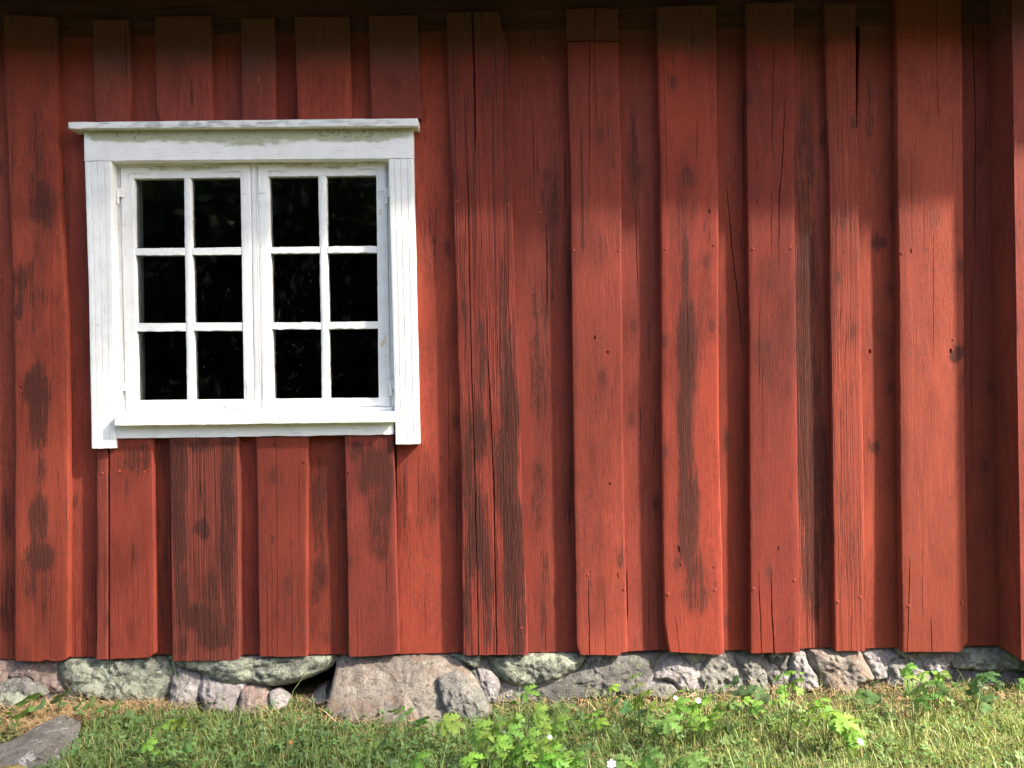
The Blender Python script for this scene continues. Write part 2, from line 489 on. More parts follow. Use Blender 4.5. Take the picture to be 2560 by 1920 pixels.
# ------------------------------------------------------------------ plank builder
def board(name, L, R, T, B, front, back, parent, mat=None, stains=(), cracks=(), aged=None, groove=0.0,
          step=11.0, rowstep=9.0, bev=2.4, wob=1.0, warp=0.0012, seed=None, pale=(), rag=1.5, crackdepth=0.014, algae=()):
    """A plank traced by its edges in photo pixels and stood at its own depth.
    L,R: x along y; T,B: y along x; cracks: (polyline, width px[, depth m])."""
    sd = (seed if seed is not None else random.random() * 500)
    xm = 0.5 * (L[0][0] + R[0][0])
    y0, y1 = ip(T, xm, 0), ip(B, xm, 0)
    H = y1 - y0
    vs = set(np.linspace(0, 1, max(2, int(H / rowstep) + 1)).round(5))
    CK = []
    for c in cracks:
        pts, w = c[0], c[1]
        d = c[2] if len(c) > 2 else crackdepth
        ya, yb = pts[0][1], pts[-1][1]
        ym = 0.5 * (ya + yb)
        um = (ip(pts, ym) - ip(L, ym)) / (ip(R, ym) - ip(L, ym))
        CK.append((um, pts, w, d, ya, yb))
        for q in (ya - 1, ya + 1.5, ya + 5, yb - 5, yb - 1.5, yb + 1):
            f = (y1 - q) / H
            if 0 < f < 1: vs.add(round(f, 5))
        if yb - ya < 40:
            for q in np.linspace(ya, yb, 6):
                f = (y1 - q) / H
                if 0 < f < 1: vs.add(round(float(f), 5))
    if (mat is None) and H > 400 and rowstep < 20:
        rr = random.Random(int(sd * 1000))
        for _ in range(rr.choice((2, 3, 3, 4))):
            um = rr.uniform(.1, .9)
            if all(abs(um - c[0]) > .07 for c in CK):
                a_ = y0 + H * rr.uniform(.03, .75); b_ = min(y1 - 15, a_ + rr.uniform(90, 520))
                if rr.random() < .3: b_ = y1 + 2; a_ = y1 - rr.uniform(60, 320)
                xa_ = ip(L, a_) + um * (ip(R, a_) - ip(L, a_)); xb2 = ip(L, b_) + (um + rr.uniform(-.02, .02)) * (ip(R, b_) - ip(L, b_))
                CK.append((um, [(xa_, a_), (xb2, b_)], rr.uniform(1.1, 2.1), .008, a_, b_))
    CK.sort(key=lambda c: c[0])
    vs = sorted(vs)
    wpx = abs(R[0][0] - L[0][0])
    bu = min(bev / wpx, 0.2)
    ctrl0 = [bu] + sum([[c[0]] for c in CK], []) + [1 - bu]
    subs = [max(1, int(round((b - a) * wpx / step))) for a, b in zip(ctrl0, ctrl0[1:])]
    bevm = bev / 640.0 * 0.8
    verts, masks = [], []
    ncol = None
    for v in vs:
        pyc = y1 + (y0 - y1) * v
        l = ip(L, pyc) + wob * (nz(pyc * 0.006, sd) * 0.9 + 0.45 * nz(pyc * 0.06, sd + 9) + 0.5 * nz(pyc * 0.21, sd + 19))
        r = ip(R, pyc) + wob * (nz(pyc * 0.006, sd + 40) * 0.9 + 0.45 * nz(pyc * 0.06, sd + 49) + 0.5 * nz(pyc * 0.21, sd + 59))
        wr = max(2.0, r - l)
        # control columns on this row
        cu, cw, cd = [], [], []
        prev = bu
        for k, (um, pts, w, d, ya, yb) in enumerate(CK):
            wobc = 1.0 * nz(pyc * 0.035, sd + 77 + k) + 0.5 * nz(pyc * 0.15, sd + 87 + k)
            u = (ip(pts, min(max(pyc, ya), yb)) + wobc * min(1.0, w * 0.5) - l) / wr
            tp = 0.0
            if ya - 0.5 <= pyc <= yb + 0.5:
                ea = 1.0 if ya <= y0 + 8 else min(1, (pyc - ya) / max(3.0, 0.22 * (yb - ya)))
                eb = 1.0 if yb >= y1 - 8 else min(1, (yb - pyc) / max(3.0, 0.22 * (yb - ya)))
                tp = max(0, min(ea, eb)) ** 0.7
                tp *= 0.75 + 0.35 * nz(pyc * 0.05, sd + 31 + k)
            hw = 0.5 * w * tp / wr + 0.0002
            u = min(max(u, prev + hw + 0.012), 1 - bu - 0.012 * (len(CK) - k) - hw)
            cu.append(u); cw.append(hw); cd.append(d * tp)
            prev = u + hw
        cols = [(0.0, 'b', 0), (0.0, 'e', 0), (bu * 0.35, 'm', 0)]
        seg = [(bu, 0.0)]
        prev_end = bu
        for k in range(len(CK) + 1):
            nxt = (cu[k] - cw[k]) if k < len(CK) else 1 - bu
            n = subs[k]
            for i in range(n + 1):
                cols.append((prev_end + (nxt - prev_end) * i / n, 'f', 0))
            if k < len(CK):
                cols.append((cu[k] - cw[k] * 0.25, 'c', cd[k]))
                cols.append((cu[k] + cw[k] * 0.25, 'c', cd[k]))
                prev_end = cu[k] + cw[k]
        cols += [(1 - bu * 0.35, 'm', 0), (1.0, 'e', 0), (1.0, 'b', 0)]
        ncol = len(cols)
        for (u, kind, d) in cols:
            px = l + wr * u
            yb_ = ip(B, px, 0) + rag * (0.9 * nz(px * 0.06, sd + 5) + 0.7 * nz(px * 0.3, sd + 6))
            yt_ = ip(T, px, 0) + rag * (0.9 * nz(px * 0.06, sd + 15) + 0.7 * nz(px * 0.3, sd + 16))
            py = yb_ + (yt_ - yb_) * v
            dep = front + warp * (1.4 * nz(px * 0.012, pyc * 0.003, sd) + 0.7 * nz(px * 0.03, pyc * 0.012, sd + 3))
            if groove: dep -= groove * 0.0016 * abs(nz(px * 0.16, pyc * 0.004, sd + 8)) * (1 + nz(pyc * 0.01, px * 0.02, sd + 2))
            if kind == 'b':
                dd = back
            elif kind == 'e':
                dd = dep - bevm * (1.0 + 0.5 * nz(pyc * 0.02, sd + 66 + u))
            elif kind == 'm':
                dd = dep - bevm * 0.28
            elif kind == 'c':
                dd = dep - d
            else:
                dd = dep
            P = W(px, py, front)
            verts.append((P.x, -dd, P.z))
            wx, wy = px + 7 * nz(px * 0.05, py * 0.012, sd), py + 26 * nz(px * 0.04, py * 0.02, sd + 2)
            s = a_ = p_ = 0.0
            for (cx, cy, rx, ry, st) in stains:
                q = ((wx - cx) / rx) ** 2 + ((wy - cy) / ry) ** 2
                if q < 1.6: s = max(s, st * 1.15 * (1 - q / 1.6) ** .8)
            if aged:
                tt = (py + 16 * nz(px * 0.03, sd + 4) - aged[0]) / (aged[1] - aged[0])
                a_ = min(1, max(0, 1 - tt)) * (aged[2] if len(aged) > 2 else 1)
            for (cx, cy, rx, ry, st) in algae:
                q = ((wx - cx) / rx) ** 2 + ((py - cy) / ry) ** 2
                if q < 1.3: a_ = max(a_, st * min(1, 1.3 - q))
            for (cx, cy, rx, ry, st) in pale:
                q = ((wx - cx) / rx) ** 2 + ((wy - cy) / ry) ** 2
                if q < 1.4: p_ = max(p_, st * (1 - q / 1.4))
            masks.append((s, a_, p_, groove))
    nr = len(vs)
    idx = np.arange(nr * ncol).reshape(nr, ncol)
    nxt = np.roll(idx, -1, axis=1)
    q = np.stack([idx[:-1], nxt[:-1], nxt[1:], idx[1:]], axis=-1).reshape(-1, 4)
    faces = q.tolist()
    faces.append(idx[0][::-1].tolist())
    faces.append(idx[-1].tolist())
    me = bpy.data.meshes.new(name)
    me.from_pydata(verts, [], faces)
    me.polygons.foreach_set('use_smooth', np.ones(len(me.polygons), dtype=bool))
    at = me.attributes.new('mask', 'FLOAT_COLOR', 'POINT')
    at.data.foreach_set('color', np.array(masks, dtype=np.float32).ravel())
    me.update()
    try:
        me.set_sharp_from_angle(angle=math.radians(42))
    except Exception:
        pass
    return new_obj(name, me, parent, mat or PAINT)


def rect(x0, y0, x1, y1, tilt=True):
    """edges for a rectangle given in photo pixels"""
    return [(x0, y0), (x0, y1)], [(x1, y0), (x1, y1)], [(x0, y0), (x1, y0)], [(x0, y1), (x1, y1)]


def quad(tl, tr, br, bl):
    return [tl, bl], [tr, br], [tl, tr], [bl, br]


def solid_box(name, x0, x1, y0, y1, z0, z1, parent, mat, bevel=0.0):
    bm = bmesh.new()
    bmesh.ops.create_cube(bm, size=1.0)
    for v in bm.verts:
        v.co = Vector(((x0 + x1) / 2 + v.co.x * (x1 - x0), (y0 + y1) / 2 + v.co.y * (y1 - y0), (z0 + z1) / 2 + v.co.z * (z1 - z0)))
    if bevel:
        bmesh.ops.bevel(bm, geom=bm.edges[:], offset=bevel, segments=2, affect='EDGES')
    me = bpy.data.meshes.new(name)
    bm.to_mesh(me)
    bm.free()
    return new_obj(name, me, parent, mat)


def plate(name, pts, d0, d1, parent, mat, bevel=0.0006):
    """a flat outline (photo pixels) given thickness from depth d0 to d1"""
    bm = bmesh.new()
    vs = []
    for p in pts:
        q = W(p[0], p[1], d1)
        vs.append(bm.verts.new((q.x, -d0, q.z)))
    f = bm.faces.new(vs)
    r = bmesh.ops.extrude_face_region(bm, geom=[f])
    for g in r['geom']:
        if isinstance(g, bmesh.types.BMVert):
            g.co.y = -d1
    bmesh.ops.recalc_face_normals(bm, faces=bm.faces[:])
    me = bpy.data.meshes.new(name)
    bm.to_mesh(me)
    bm.free()
    return new_obj(name, me, parent, mat)


# ------------------------------------------------------------------ ground
def ground_h(x, y):
    h = 0.018 * fbm(Vector((x * 1.3, y * 1.3, 3.3)), 3) + 0.006 * fbm(Vector((x * 7, y * 7, 1.1)), 3)
    h += 0.030 * max(0.0, min(1.0, (x - 0.4) / 1.2)) * max(0, 1 + y / 0.8)
    h -= 0.035 * math.exp(-((x + 0.45) / 0.55) ** 2 - ((y + 0.22) / 0.25) ** 2)
    return h


xs = np.concatenate([np.array([-60, -40, -25, -15, -9, -6, -4.5]), np.linspace(-3.6, 3.6, 181), np.array([4.5, 6, 9, 15, 25, 40, 60])])
ys = np.concatenate([np.array([-70, -45, -28, -18, -12, -8, -5.5, -4, -3, -2.4]), np.linspace(-2.0, 0.6, 80), np.array([1.2, 3, 6, 12, 25])])
gv = []
for y in ys:
    for x in xs:
        gv.append((x, y, ground_h(x, y) if abs(x) < 8 and y > -8 else 0.05 * fbm(Vector((x * .1, y * .1, 0)), 3)))
nx, ny = len(xs), len(ys)
gi = np.arange(nx * ny).reshape(ny, nx)
gf = np.stack([gi[:-1, :-1], gi[:-1, 1:], gi[1:, 1:], gi[1:, :-1]], axis=-1).reshape(-1, 4)
ground = new_obj('ground', mesh_np('ground', gv, gf, smooth=True), None, GROUND)
tag(ground, 'brown soil and litter under the grass along the cottage wall', 'ground', kind='structure')

# ------------------------------------------------------------------ the cottage
house = empty('red_cottage', (0, 0, 0))
tag(house, 'red painted timber cottage wall of overlapping vertical boards on a stone footing', 'cottage')
wall = empty('plank_wall', (0, 0, 0), house)

T_O = 0.034      # standard over-board front
TOPU = [(-900, 64), (0, 52), (1280, 34), (2560, 14), (3400, 4)]


def U(x0, x1, yb, **kw):
    """under-board over the whole height; x given top / bottom"""
    L = kw.pop('L', None) or [(x0[0], 0), (x0[1], 1640)]
    R = kw.pop('R', None) or [(x1[0], 0), (x1[1], 1640)]
    T = kw.pop('T', TOPU)
    ag = kw.pop('aged', (50, 195, .9))  # under-board tops: eave shade painted in as a dark brown fade
    return board('board', L, R, T, yb, kw.pop('front', 0.0), kw.pop('back', -0.024), wall, aged=ag, **kw)


def O(L, R, T, B, **kw):
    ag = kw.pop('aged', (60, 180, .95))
    t = kw.pop('t', T_O)
    return board('board', L, R, T, B, t, kw.pop('back', 0.001), wall, aged=ag, **kw)


# under-boards, left to right
U((-330, -300), (-130, -104), [(-330, 1645), (-100, 1646)])
U((-124, -98), (62, 88), [(-124, 1645), (90, 1648)], stains=[(20, 1500, 25, 160, .5), (10, 1300, 20, 80, .5), (8, 720, 14, 160, .4)])
U((66, 92), (262, 290), [(90, 1646), (290, 1640)], front=-0.001, stains=[(180, 900, 20, 200, .3), (165, 520, 14, 140, .5), (225, 1500, 18, 200, .35), (230, 380, 40, 70, .45), (190, 1250, 14, 200, .25)],
  cracks=[([(187, 1480), (188, 1645)], 2.5), ([(217, 1570), (219, 1645)], 3)], pale=[(200, 1600, 30, 45, .55), (237, 1560, 14, 110, .5)])
# short ones over the window
U((255, 255), (455, 455), [(255, 330), (455, 330)])
U((458, 458), (640, 640), [(458, 330), (640, 330)], cracks=[([(585, 140), (586, 215)], 1.5)])
U((644, 644), (806, 806), [(644, 330), (806, 330)])
U((810, 810), (984, 984), [(810, 330), (984, 330)])
# and under it
for a, b, ya, yb_, st in ((292, 520, 1637, 1635, [(405, 1160, 20, 60, .5), (408, 1450, 16, 220, .55), (398, 1320, 10, 90, .5)]),
                          (523, 668, 1637, 1636, [(620, 1180, 12, 90, .35)]),
                          (671, 985, 1637, 1635, [(800, 1250, 34, 150, .55), (845, 1200, 14, 120, .4), (800, 1440, 22, 70, .6), (820, 1560, 26, 80, .35), (778, 1520, 12, 110, .4)])):
    board('board', [(a, 1050), (a, 1640)], [(b, 1050), (b, 1640)], [(a, 1060), (b, 1060)], [(a, ya), (b, yb_)], 0.0, -0.024, wall, stains=st,
          pale=[(822, 1475, 14, 28, .6)] if a == 671 else ())
U((988, 992), (1178, 1190), [(988, 1635), (1190, 1630)], front=0.002,
  stains=[(1060, 250, 40, 130, .3), (1085, 620, 22, 110, .5), (1080, 1250, 22, 90, .45), (1010, 1240, 12, 160, .5), (1022, 1450, 12, 100, .35), (1050, 1310, 40, 30, .35), (1130, 600, 14, 260, .35)],
  cracks=[([(1046, 1130), (1046, 1290)], 1.8), ([(1062, 1480), (1064, 1600)], 1.2)])
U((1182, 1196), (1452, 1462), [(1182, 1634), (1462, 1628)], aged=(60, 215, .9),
  stains=[(1375, 520, 30, 120, .6), (1380, 620, 16, 110, .5), (1355, 760, 40, 90, .5), (1345, 930, 34, 140, .6), (1420, 700, 18, 180, .45), (1345, 1230, 22, 130, .45), (1360, 1480, 18, 130, .5), (1420, 1250, 16, 200, .4), (1330, 460, 20, 60, .35)],
  pale=[(1352, 150, 40, 50, .65), (1366, 610, 8, 44, .62)],
  cracks=[([(1367, 560), (1361, 640), (1354, 745), (1349, 800)], 4.5, 0.01), ([(1331, 260), (1336, 520)], 1.6), ([(1362, 1500), (1364, 1625)], 1.6)])
U((1456, 1466), (1676, 1690), [(1456, 1632), (1690, 1624)],
  stains=[(1583, 380, 14, 130, .6), (1590, 470, 12, 70, .5), (1625, 800, 14, 110, .35), (1610, 1500, 10, 100, .3)],
  cracks=[([(1588, 480), (1592, 640), (1596, 760)], 2.0), ([(1567, 1416), (1569, 1560)], 4), ([(1620, 1400), (1622, 1620)], 1.3)])
U((1680, 1694), (1884, 1900), [(1680, 1630), (1900, 1623)],
  stains=[(1830, 720, 14, 120, .35), (1815, 1090, 12, 30, .8), (1808, 860, 8, 60, .5), (1850, 1250, 14, 100, .3)],
  cracks=[([(1815, 448), (1831, 631), (1851, 798), (1857, 900)], 3.4), ([(1846, 1500), (1848, 1622)], 1.3)])
U((1888, 1904), (2102, 2112), [(1888, 1627), (2112, 1616)],
  stains=[(2010, 430, 30, 200, .55), (2012, 720, 34, 200, .9), (2010, 950, 36, 200, 1.0), (2020, 1150, 34, 180, 1.0), (2030, 1400, 30, 160, .75), (2055, 1250, 20, 240, .7), (2040, 1500, 14, 60, .7)], groove=0.5,
  cracks=[([(2010, 600), (2014, 760)], 1.2)], pale=[(2012, 780, 25, 160, .35)])
U((0, 0), (0, 0), [(2108, 1624), (2284, 1616)], L=[(2150, 10), (2142, 320), (2118, 330), (2122, 1640)], R=[(2272, 0), (2290, 1640)],
  stains=[(2170, 290, 10, 110, .55), (2190, 610, 22, 28, .75), (2215, 615, 10, 16, .8), (2180, 1110, 14, 26, .9), (2212, 1095, 8, 14, .9), (2220, 860, 16, 60, .35)],
  cracks=[([(2174, 870), (2175, 884)], 7), ([(2160, 1400), (2162, 1500)], 1.5)])
U((2294, 2298), (2492, 2504), [(2294, 1618), (2490, 1613)], front=-0.001, stains=[(2450, 600, 14, 300, .3)],
  cracks=[([(2428, 14), (2434, 145), (2440, 347), (2437, 440), (2438, 640)], 3.6), ([(2429, 660), (2428, 900), (2431, 1200)], 1.8)])

# over-boards over the full height
O([(-215, 30), (-190, 1650)], [(-85, 30), (-60, 1650)], [(-215, 42), (-60, 42)], [(-215, 1652), (-60, 1652)])
O([(8, 35), (13, 230), (17, 300), (22, 445), (30, 638), (35, 830), (38, 1100), (37, 1655)],
  [(138, 40), (142, 300), (147, 445), (156, 638), (167, 800), (170, 1100), (170, 1480), (168, 1655)],
  [(8, 37), (138, 43)], [(37, 1652), (108, 1653), (114, 1647), (122, 1647), (126, 1653), (150, 1653), (168, 1646)], t=0.035,
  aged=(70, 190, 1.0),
  stains=[(95, 400, 34, 160, .45), (108, 520, 34, 70, .75), (95, 590, 16, 130, .5), (55, 705, 26, 45, .8), (88, 730, 44, 40, .5), (48, 770, 16, 26, .75), (86, 850, 10, 110, .45),
          (92, 975, 38, 60, .9), (95, 1050, 26, 80, .8), (100, 1150, 16, 90, .6), (95, 1290, 26, 70, .9), (100, 1390, 34, 46, .95), (70, 1450, 30, 70, .5), (110, 1480, 20, 110, .5), (146, 750, 12, 22, .5)],
  cracks=[([(36 + 14, 966), (36 + 16, 976)], 10, .012), ([(52, 976), (54, 1050)], 3), ([(86, 1450), (88, 1650)], 1.2)],
  pale=[(139, 235, 8, 60, .5)])
# over the window
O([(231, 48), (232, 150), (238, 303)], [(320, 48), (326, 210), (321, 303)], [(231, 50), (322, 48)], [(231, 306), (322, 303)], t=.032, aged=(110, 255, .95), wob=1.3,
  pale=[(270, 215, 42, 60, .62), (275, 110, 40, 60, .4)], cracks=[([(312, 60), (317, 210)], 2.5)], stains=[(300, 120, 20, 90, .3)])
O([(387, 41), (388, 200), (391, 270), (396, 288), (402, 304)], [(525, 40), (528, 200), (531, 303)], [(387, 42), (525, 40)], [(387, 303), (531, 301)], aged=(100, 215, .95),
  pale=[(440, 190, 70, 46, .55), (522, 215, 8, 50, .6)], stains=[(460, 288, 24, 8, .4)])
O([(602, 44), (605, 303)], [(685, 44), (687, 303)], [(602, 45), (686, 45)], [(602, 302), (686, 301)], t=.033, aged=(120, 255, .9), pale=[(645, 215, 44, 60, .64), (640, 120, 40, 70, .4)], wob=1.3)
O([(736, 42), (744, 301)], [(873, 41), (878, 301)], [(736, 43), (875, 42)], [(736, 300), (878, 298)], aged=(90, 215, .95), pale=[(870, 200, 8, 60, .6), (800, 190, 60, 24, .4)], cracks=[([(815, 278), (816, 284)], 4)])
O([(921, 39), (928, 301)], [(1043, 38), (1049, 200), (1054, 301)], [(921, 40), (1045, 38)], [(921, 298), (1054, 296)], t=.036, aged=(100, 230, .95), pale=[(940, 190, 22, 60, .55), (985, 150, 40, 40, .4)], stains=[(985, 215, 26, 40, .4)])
# the split board beside the window
O([(1116, 30), (1119, 200), (1128, 420), (1131, 460), (1140, 679), (1146, 917), (1152, 1100), (1157, 1640)],
  [(1247, 28), (1251, 50), (1256, 75), (1266, 84), (1270, 200), (1279, 440), (1287, 718), (1299, 1037), (1304, 1200), (1321, 1640)],
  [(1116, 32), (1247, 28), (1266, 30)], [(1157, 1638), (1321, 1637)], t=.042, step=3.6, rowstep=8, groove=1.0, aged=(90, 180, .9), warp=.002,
  stains=[(1270, 950, 12, 150, .8), (1275, 1030, 24, 110, 1.0), (1268, 1180, 30, 150, 1.0), (1285, 1400, 26, 200, 1.0), (1295, 1560, 20, 120, .8), (1205, 900, 14, 110, .8), (1200, 1080, 22, 90, .9), (1172, 1150, 16, 160, .75),
          (1190, 1330, 26, 120, .9), (1218, 1450, 14, 200, .7), (1168, 1500, 10, 160, .8), (1160, 780, 8, 60, .5), (1290, 760, 6, 250, .4), (1258, 820, 10, 200, .5)],
  pale=[(1172, 1080, 16, 60, .5), (1190, 1560, 40, 90, .5), (1165, 1450, 10, 120, .4)],
  cracks=[([(1160, 185), (1169, 440), (1175, 754), (1179, 917), (1185, 1100), (1197, 1640)], 3.6, .020),
          ([(1181, 28), (1186, 200), (1189, 390)], 6.5, .026),
          ([(1217, 780), (1221, 917), (1227, 1037), (1234, 1200), (1242, 1640)], 5.0, .020),
          ([(1262, 640), (1276, 860), (1280, 1000)], 1.6), ])
O([(1415, 20), (1415, 104)], [(1545, 20), (1545, 104)], [(1415, 23), (1480, 20), (1545, 22)], [(1415, 101), (1545, 102)], t=.0335, aged=(300, 400, .8), cracks=[([(1489, 20), (1485, 101)], 3)])
O([(1418, 104), (1420, 200), (1427, 440), (1430, 798), (1434, 1100), (1440, 1500), (1442, 1620), (1450, 1640)],
  [(1546, 104), (1549, 300), (1553, 440), (1557, 1100), (1562, 1400), (1569, 1618), (1569, 1640)],
  [(1418, 105), (1546, 104)], [(1442, 1632), (1456, 1637), (1548, 1638), (1558, 1630), (1569, 1629)], t=.037, aged=(95, 140, .55), wob=1.3,
  stains=[(1500, 640, 30, 60, .35), (1490, 960, 34, 70, .3), (1520, 1120, 22, 60, .35), (1490, 800, 10, 100, .3), (1535, 760, 10, 60, .25)],
  pale=[(1441, 1290, 8, 130, .55), (1424, 330, 5, 100, .4)],
  cracks=[([(1451, 112), (1455, 300), (1460, 480)], 2.2), ([(1485, 105), (1490, 330)], 1.2), ([(1487, 838), (1487, 850)], 6), ([(1519, 876), (1519, 884)], 9, .010), ([(1523, 1204), (1523, 1213)], 8),
          ([(1471, 1433), (1474, 1640)], 3.2), ([(1512, 1480), (1513, 1640)], 1.5), ([(1543, 1430), (1546, 1446)], 5), ([(1519, 388), (1519, 394)], 4)])
O([(1642, 15), (1646, 200), (1651, 440), (1653, 798), (1653, 1100), (1657, 1400), (1660, 1560), (1668, 1620), (1676, 1640)],
  [(1791, 13), (1792, 400), (1796, 440), (1798, 1100), (1804, 1300), (1809, 1560), (1811, 1640)],
  [(1642, 17), (1791, 13)], [(1660, 1618), (1676, 1629), (1795, 1636), (1811, 1634)], t=.038, aged=(80, 160, .95), bev=4.5,
  stains=[(1723, 440, 30, 26, .55), (1720, 400, 24, 60, .35), (1714, 700, 14, 160, .8), (1716, 880, 24, 150, 1.0), (1712, 1080, 22, 160, 1.0), (1722, 1300, 26, 150, 1.0), (1735, 1420, 22, 80, .8), (1745, 1490, 45, 40, .6), (1700, 560, 12, 100, .4), (1780, 1480, 14, 40, .4), (1770, 560, 10, 60, .5), (1735, 530, 12, 40, .4)],
  cracks=[([(1772, 522), (1774, 534)], 6), ([(1744, 300), (1741, 400)], 1.8), ([(1697, 1364), (1698, 1384)], 5), ([(1698, 1408), (1699, 1418)], 4), ([(1783, 1412), (1783, 1420)], 4), ([(1728, 120), (1730, 60)][::-1], 1.2)])
O([(1864, 8), (1869, 440), (1873, 798), (1874, 1100), (1876, 1640)],
  [(1985, 5), (1986, 440), (1990, 838), (1993, 1100), (1997, 1400), (2000, 1640)],
  [(1864, 9), (1985, 5)], [(1876, 1633), (1940, 1632), (2000, 1630)], t=.036, aged=(70, 140, .8), wob=1.3,
  stains=[(1890, 460, 14, 50, .3), (1930, 690, 26, 60, .35), (1905, 880, 26, 80, .4), (1920, 1350, 30, 40, .25)],
  pale=[(1968, 580, 14, 40, .45), (1960, 1000, 26, 80, .5), (1975, 1120, 14, 80, .5)],
  cracks=[([(1937, 115), (1930, 300), (1924, 420)], 1.8), ([(1966, 203), (1958, 380), (1950, 470), (1940, 600), (1943, 680)], 3.0), ([(1928, 470), (1926, 660)], 1.4),
          ([(1903, 700), (1898, 830), (1896, 1010)], 1.4), ([(1893, 500), (1893, 508)], 5), ([(1945, 1364), (1946, 1376)], 6),
          ([(1896, 1416), (1905, 1640)], 2.6), ([(1927, 1422), (1930, 1530), (1936, 1640)], 4.2)])
O([(2061, 8), (2065, 200), (2074, 440), (2075, 700), (2080, 997), (2081, 1100), (2088, 1640)],
  [(2139, 10), (2141, 300), (2146, 440), (2150, 659), (2154, 917), (2158, 1100), (2164, 1640)],
  [(2061, 8), (2139, 9)], [(2088, 1628), (2164, 1627)], t=.030, aged=(70, 140, .8),
  stains=[(2105, 540, 26, 70, .5), (2108, 620, 18, 60, .35), (2120, 1000, 14, 90, .3), (2110, 1230, 26, 60, .35), (2125, 1400, 22, 110, .4)],
  cracks=[([(2106, 760), (2097, 830)], 1.4), ([(2118, 820), (2108, 950)], 1.2), ([(2140, 1440), (2136, 1500)], 1.3)], groove=.4)
O([(2241, -14), (2244, 300), (2245, 440), (2249, 798), (2251, 1100), (2254, 1400), (2257, 1640)],
  [(2405, -14), (2408, 440), (2410, 917), (2412, 1100), (2418, 1500), (2420, 1605), (2404, 1626), (2400, 1640)],
  [(2241, -10), (2405, -12)], [(2257, 1629), (2396, 1629)], t=.040, aged=(60, 120, .6), wob=1.3,
  stains=[(2330, 540, 26, 40, .4), (2390, 890, 16, 22, 1.0), (2345, 810, 40, 80, .25), (2330, 1000, 20, 60, .3), (2320, 290, 20, 60, .3)],
  cracks=[([(2264, 620), (2265, 634)], 5), ([(2279, 380), (2280, 620)], 1.4), ([(2310, 470), (2311, 640)], 1.2), ([(2333, 560), (2333, 910)], 1.8),
          ([(2275, 1387), (2268, 1640)], 3.2), ([(2305, 1364), (2307, 1560)], 1.3), ([(2327, 1538), (2331, 1640)], 3), ([(2377, 870), (2377, 884)], 7), ([(2340, -10), (2345, 330)], 1.6), ([(2382, 300), (2380, 470)], 1.3)])
# short over-boards under the window
O([(241, 1090), (243, 1400), (240, 1648)], [(269, 1090), (270, 1400), (269, 1648)], [(240, 1092), (270, 1092)], [(240, 1648), (269, 1648)], t=.033, aged=None, pale=[(250, 1490, 12, 80, .6), (255, 1600, 14, 60, .4)])
O([(273, 1090), (273, 1648)], [(381, 1090), (383, 1300), (387, 1648)], [(273, 1092), (382, 1090)], [(272, 1648), (374, 1643), (387, 1634)], t=.034, aged=None,
  stains=[(345, 1150, 40, 40, .6), (330, 1390, 18, 30, .4), (300, 1115, 20, 20, .4), (330, 1580, 14, 40, .35)], cracks=[([(276, 1606), (277, 1616)], 6)])
O([(424, 1090), (427, 1400), (430, 1655)], [(596, 1090), (597, 1300), (596, 1400), (598, 1655)], [(424, 1095), (597, 1093)], [(430, 1652), (588, 1651), (597, 1645)], t=.040, aged=None, groove=.8, step=5,
  stains=[(448, 1180, 22, 130, .85), (446, 1330, 22, 120, .8), (572, 1200, 20, 160, .85), (566, 1400, 24, 110, .8), (500, 1108, 34, 22, .7), (505, 1325, 24, 18, .85), (455, 1500, 20, 110, .7), (575, 1520, 14, 110, .65), (500, 1545, 60, 36, .8), (540, 1590, 40, 34, .9), (530, 1480, 26, 60, .55), (455, 1610, 18, 30, .6), (505, 1230, 10, 60, .5)],
  cracks=[([(510, 1250), (511, 1350)], 3), ([(530, 1440), (532, 1500)], 1.4), ([(500, 1180), (502, 1240)], 1.4)])
O([(640, 1088), (645, 1400), (648, 1645)], [(769, 1088), (767, 1400), (767, 1645)], [(640, 1093), (769, 1091)], [(648, 1641), (767, 1641)], t=.035, aged=None,
  stains=[(720, 1470, 16, 40, .45), (685, 1360, 10, 14, .5), (728, 1357, 10, 14, .5), (690, 1530, 14, 12, .5), (700, 1110, 30, 20, .3), (730, 1250, 20, 60, .25)],
  cracks=[([(690, 1093), (693, 1380), (694, 1640)], 1.8), ([(650, 1168), (650, 1174)], 5), ([(757, 1155), (758, 1166)], 5), ([(687, 1105), (687, 1118)], 4)])
O([(861, 1086), (868, 1400), (871, 1645)], [(983, 1084), (988, 1300), (997, 1645)], [(861, 1089), (984, 1086)], [(871, 1642), (935, 1640), (997, 1634)], t=.036, aged=None,
  stains=[(895, 1130, 30, 30, .75), (930, 1170, 36, 70, .85), (965, 1200, 20, 120, .8), (950, 1330, 30, 80, .6), (975, 1400, 12, 60, .4), (935, 1270, 20, 60, .6)], cracks=[([(868, 1177), (868, 1186)], 5)])
# left-hand continuation of the wall, beyond the frame
for k in range(6):
    x = -560 - k * 215
    U((x, x + 30), (x + 211, x + 240), [(x, 1650), (x + 240, 1650)], rowstep=30)
    O([(x + 150, 40), (x + 176, 1655)], [(x + 285, 40), (x + 311, 1655)], [(x + 150, 44), (x + 285, 44)], [(x + 150, 1655), (x + 311, 1653)], rowstep=30)


# boxed log ends at the right-hand corner
cb = empty('corner_box', (0, 0, 0), house)
zb, zt = W(2488, 1616).z, 2.78
xb = W(2487, 1000).x


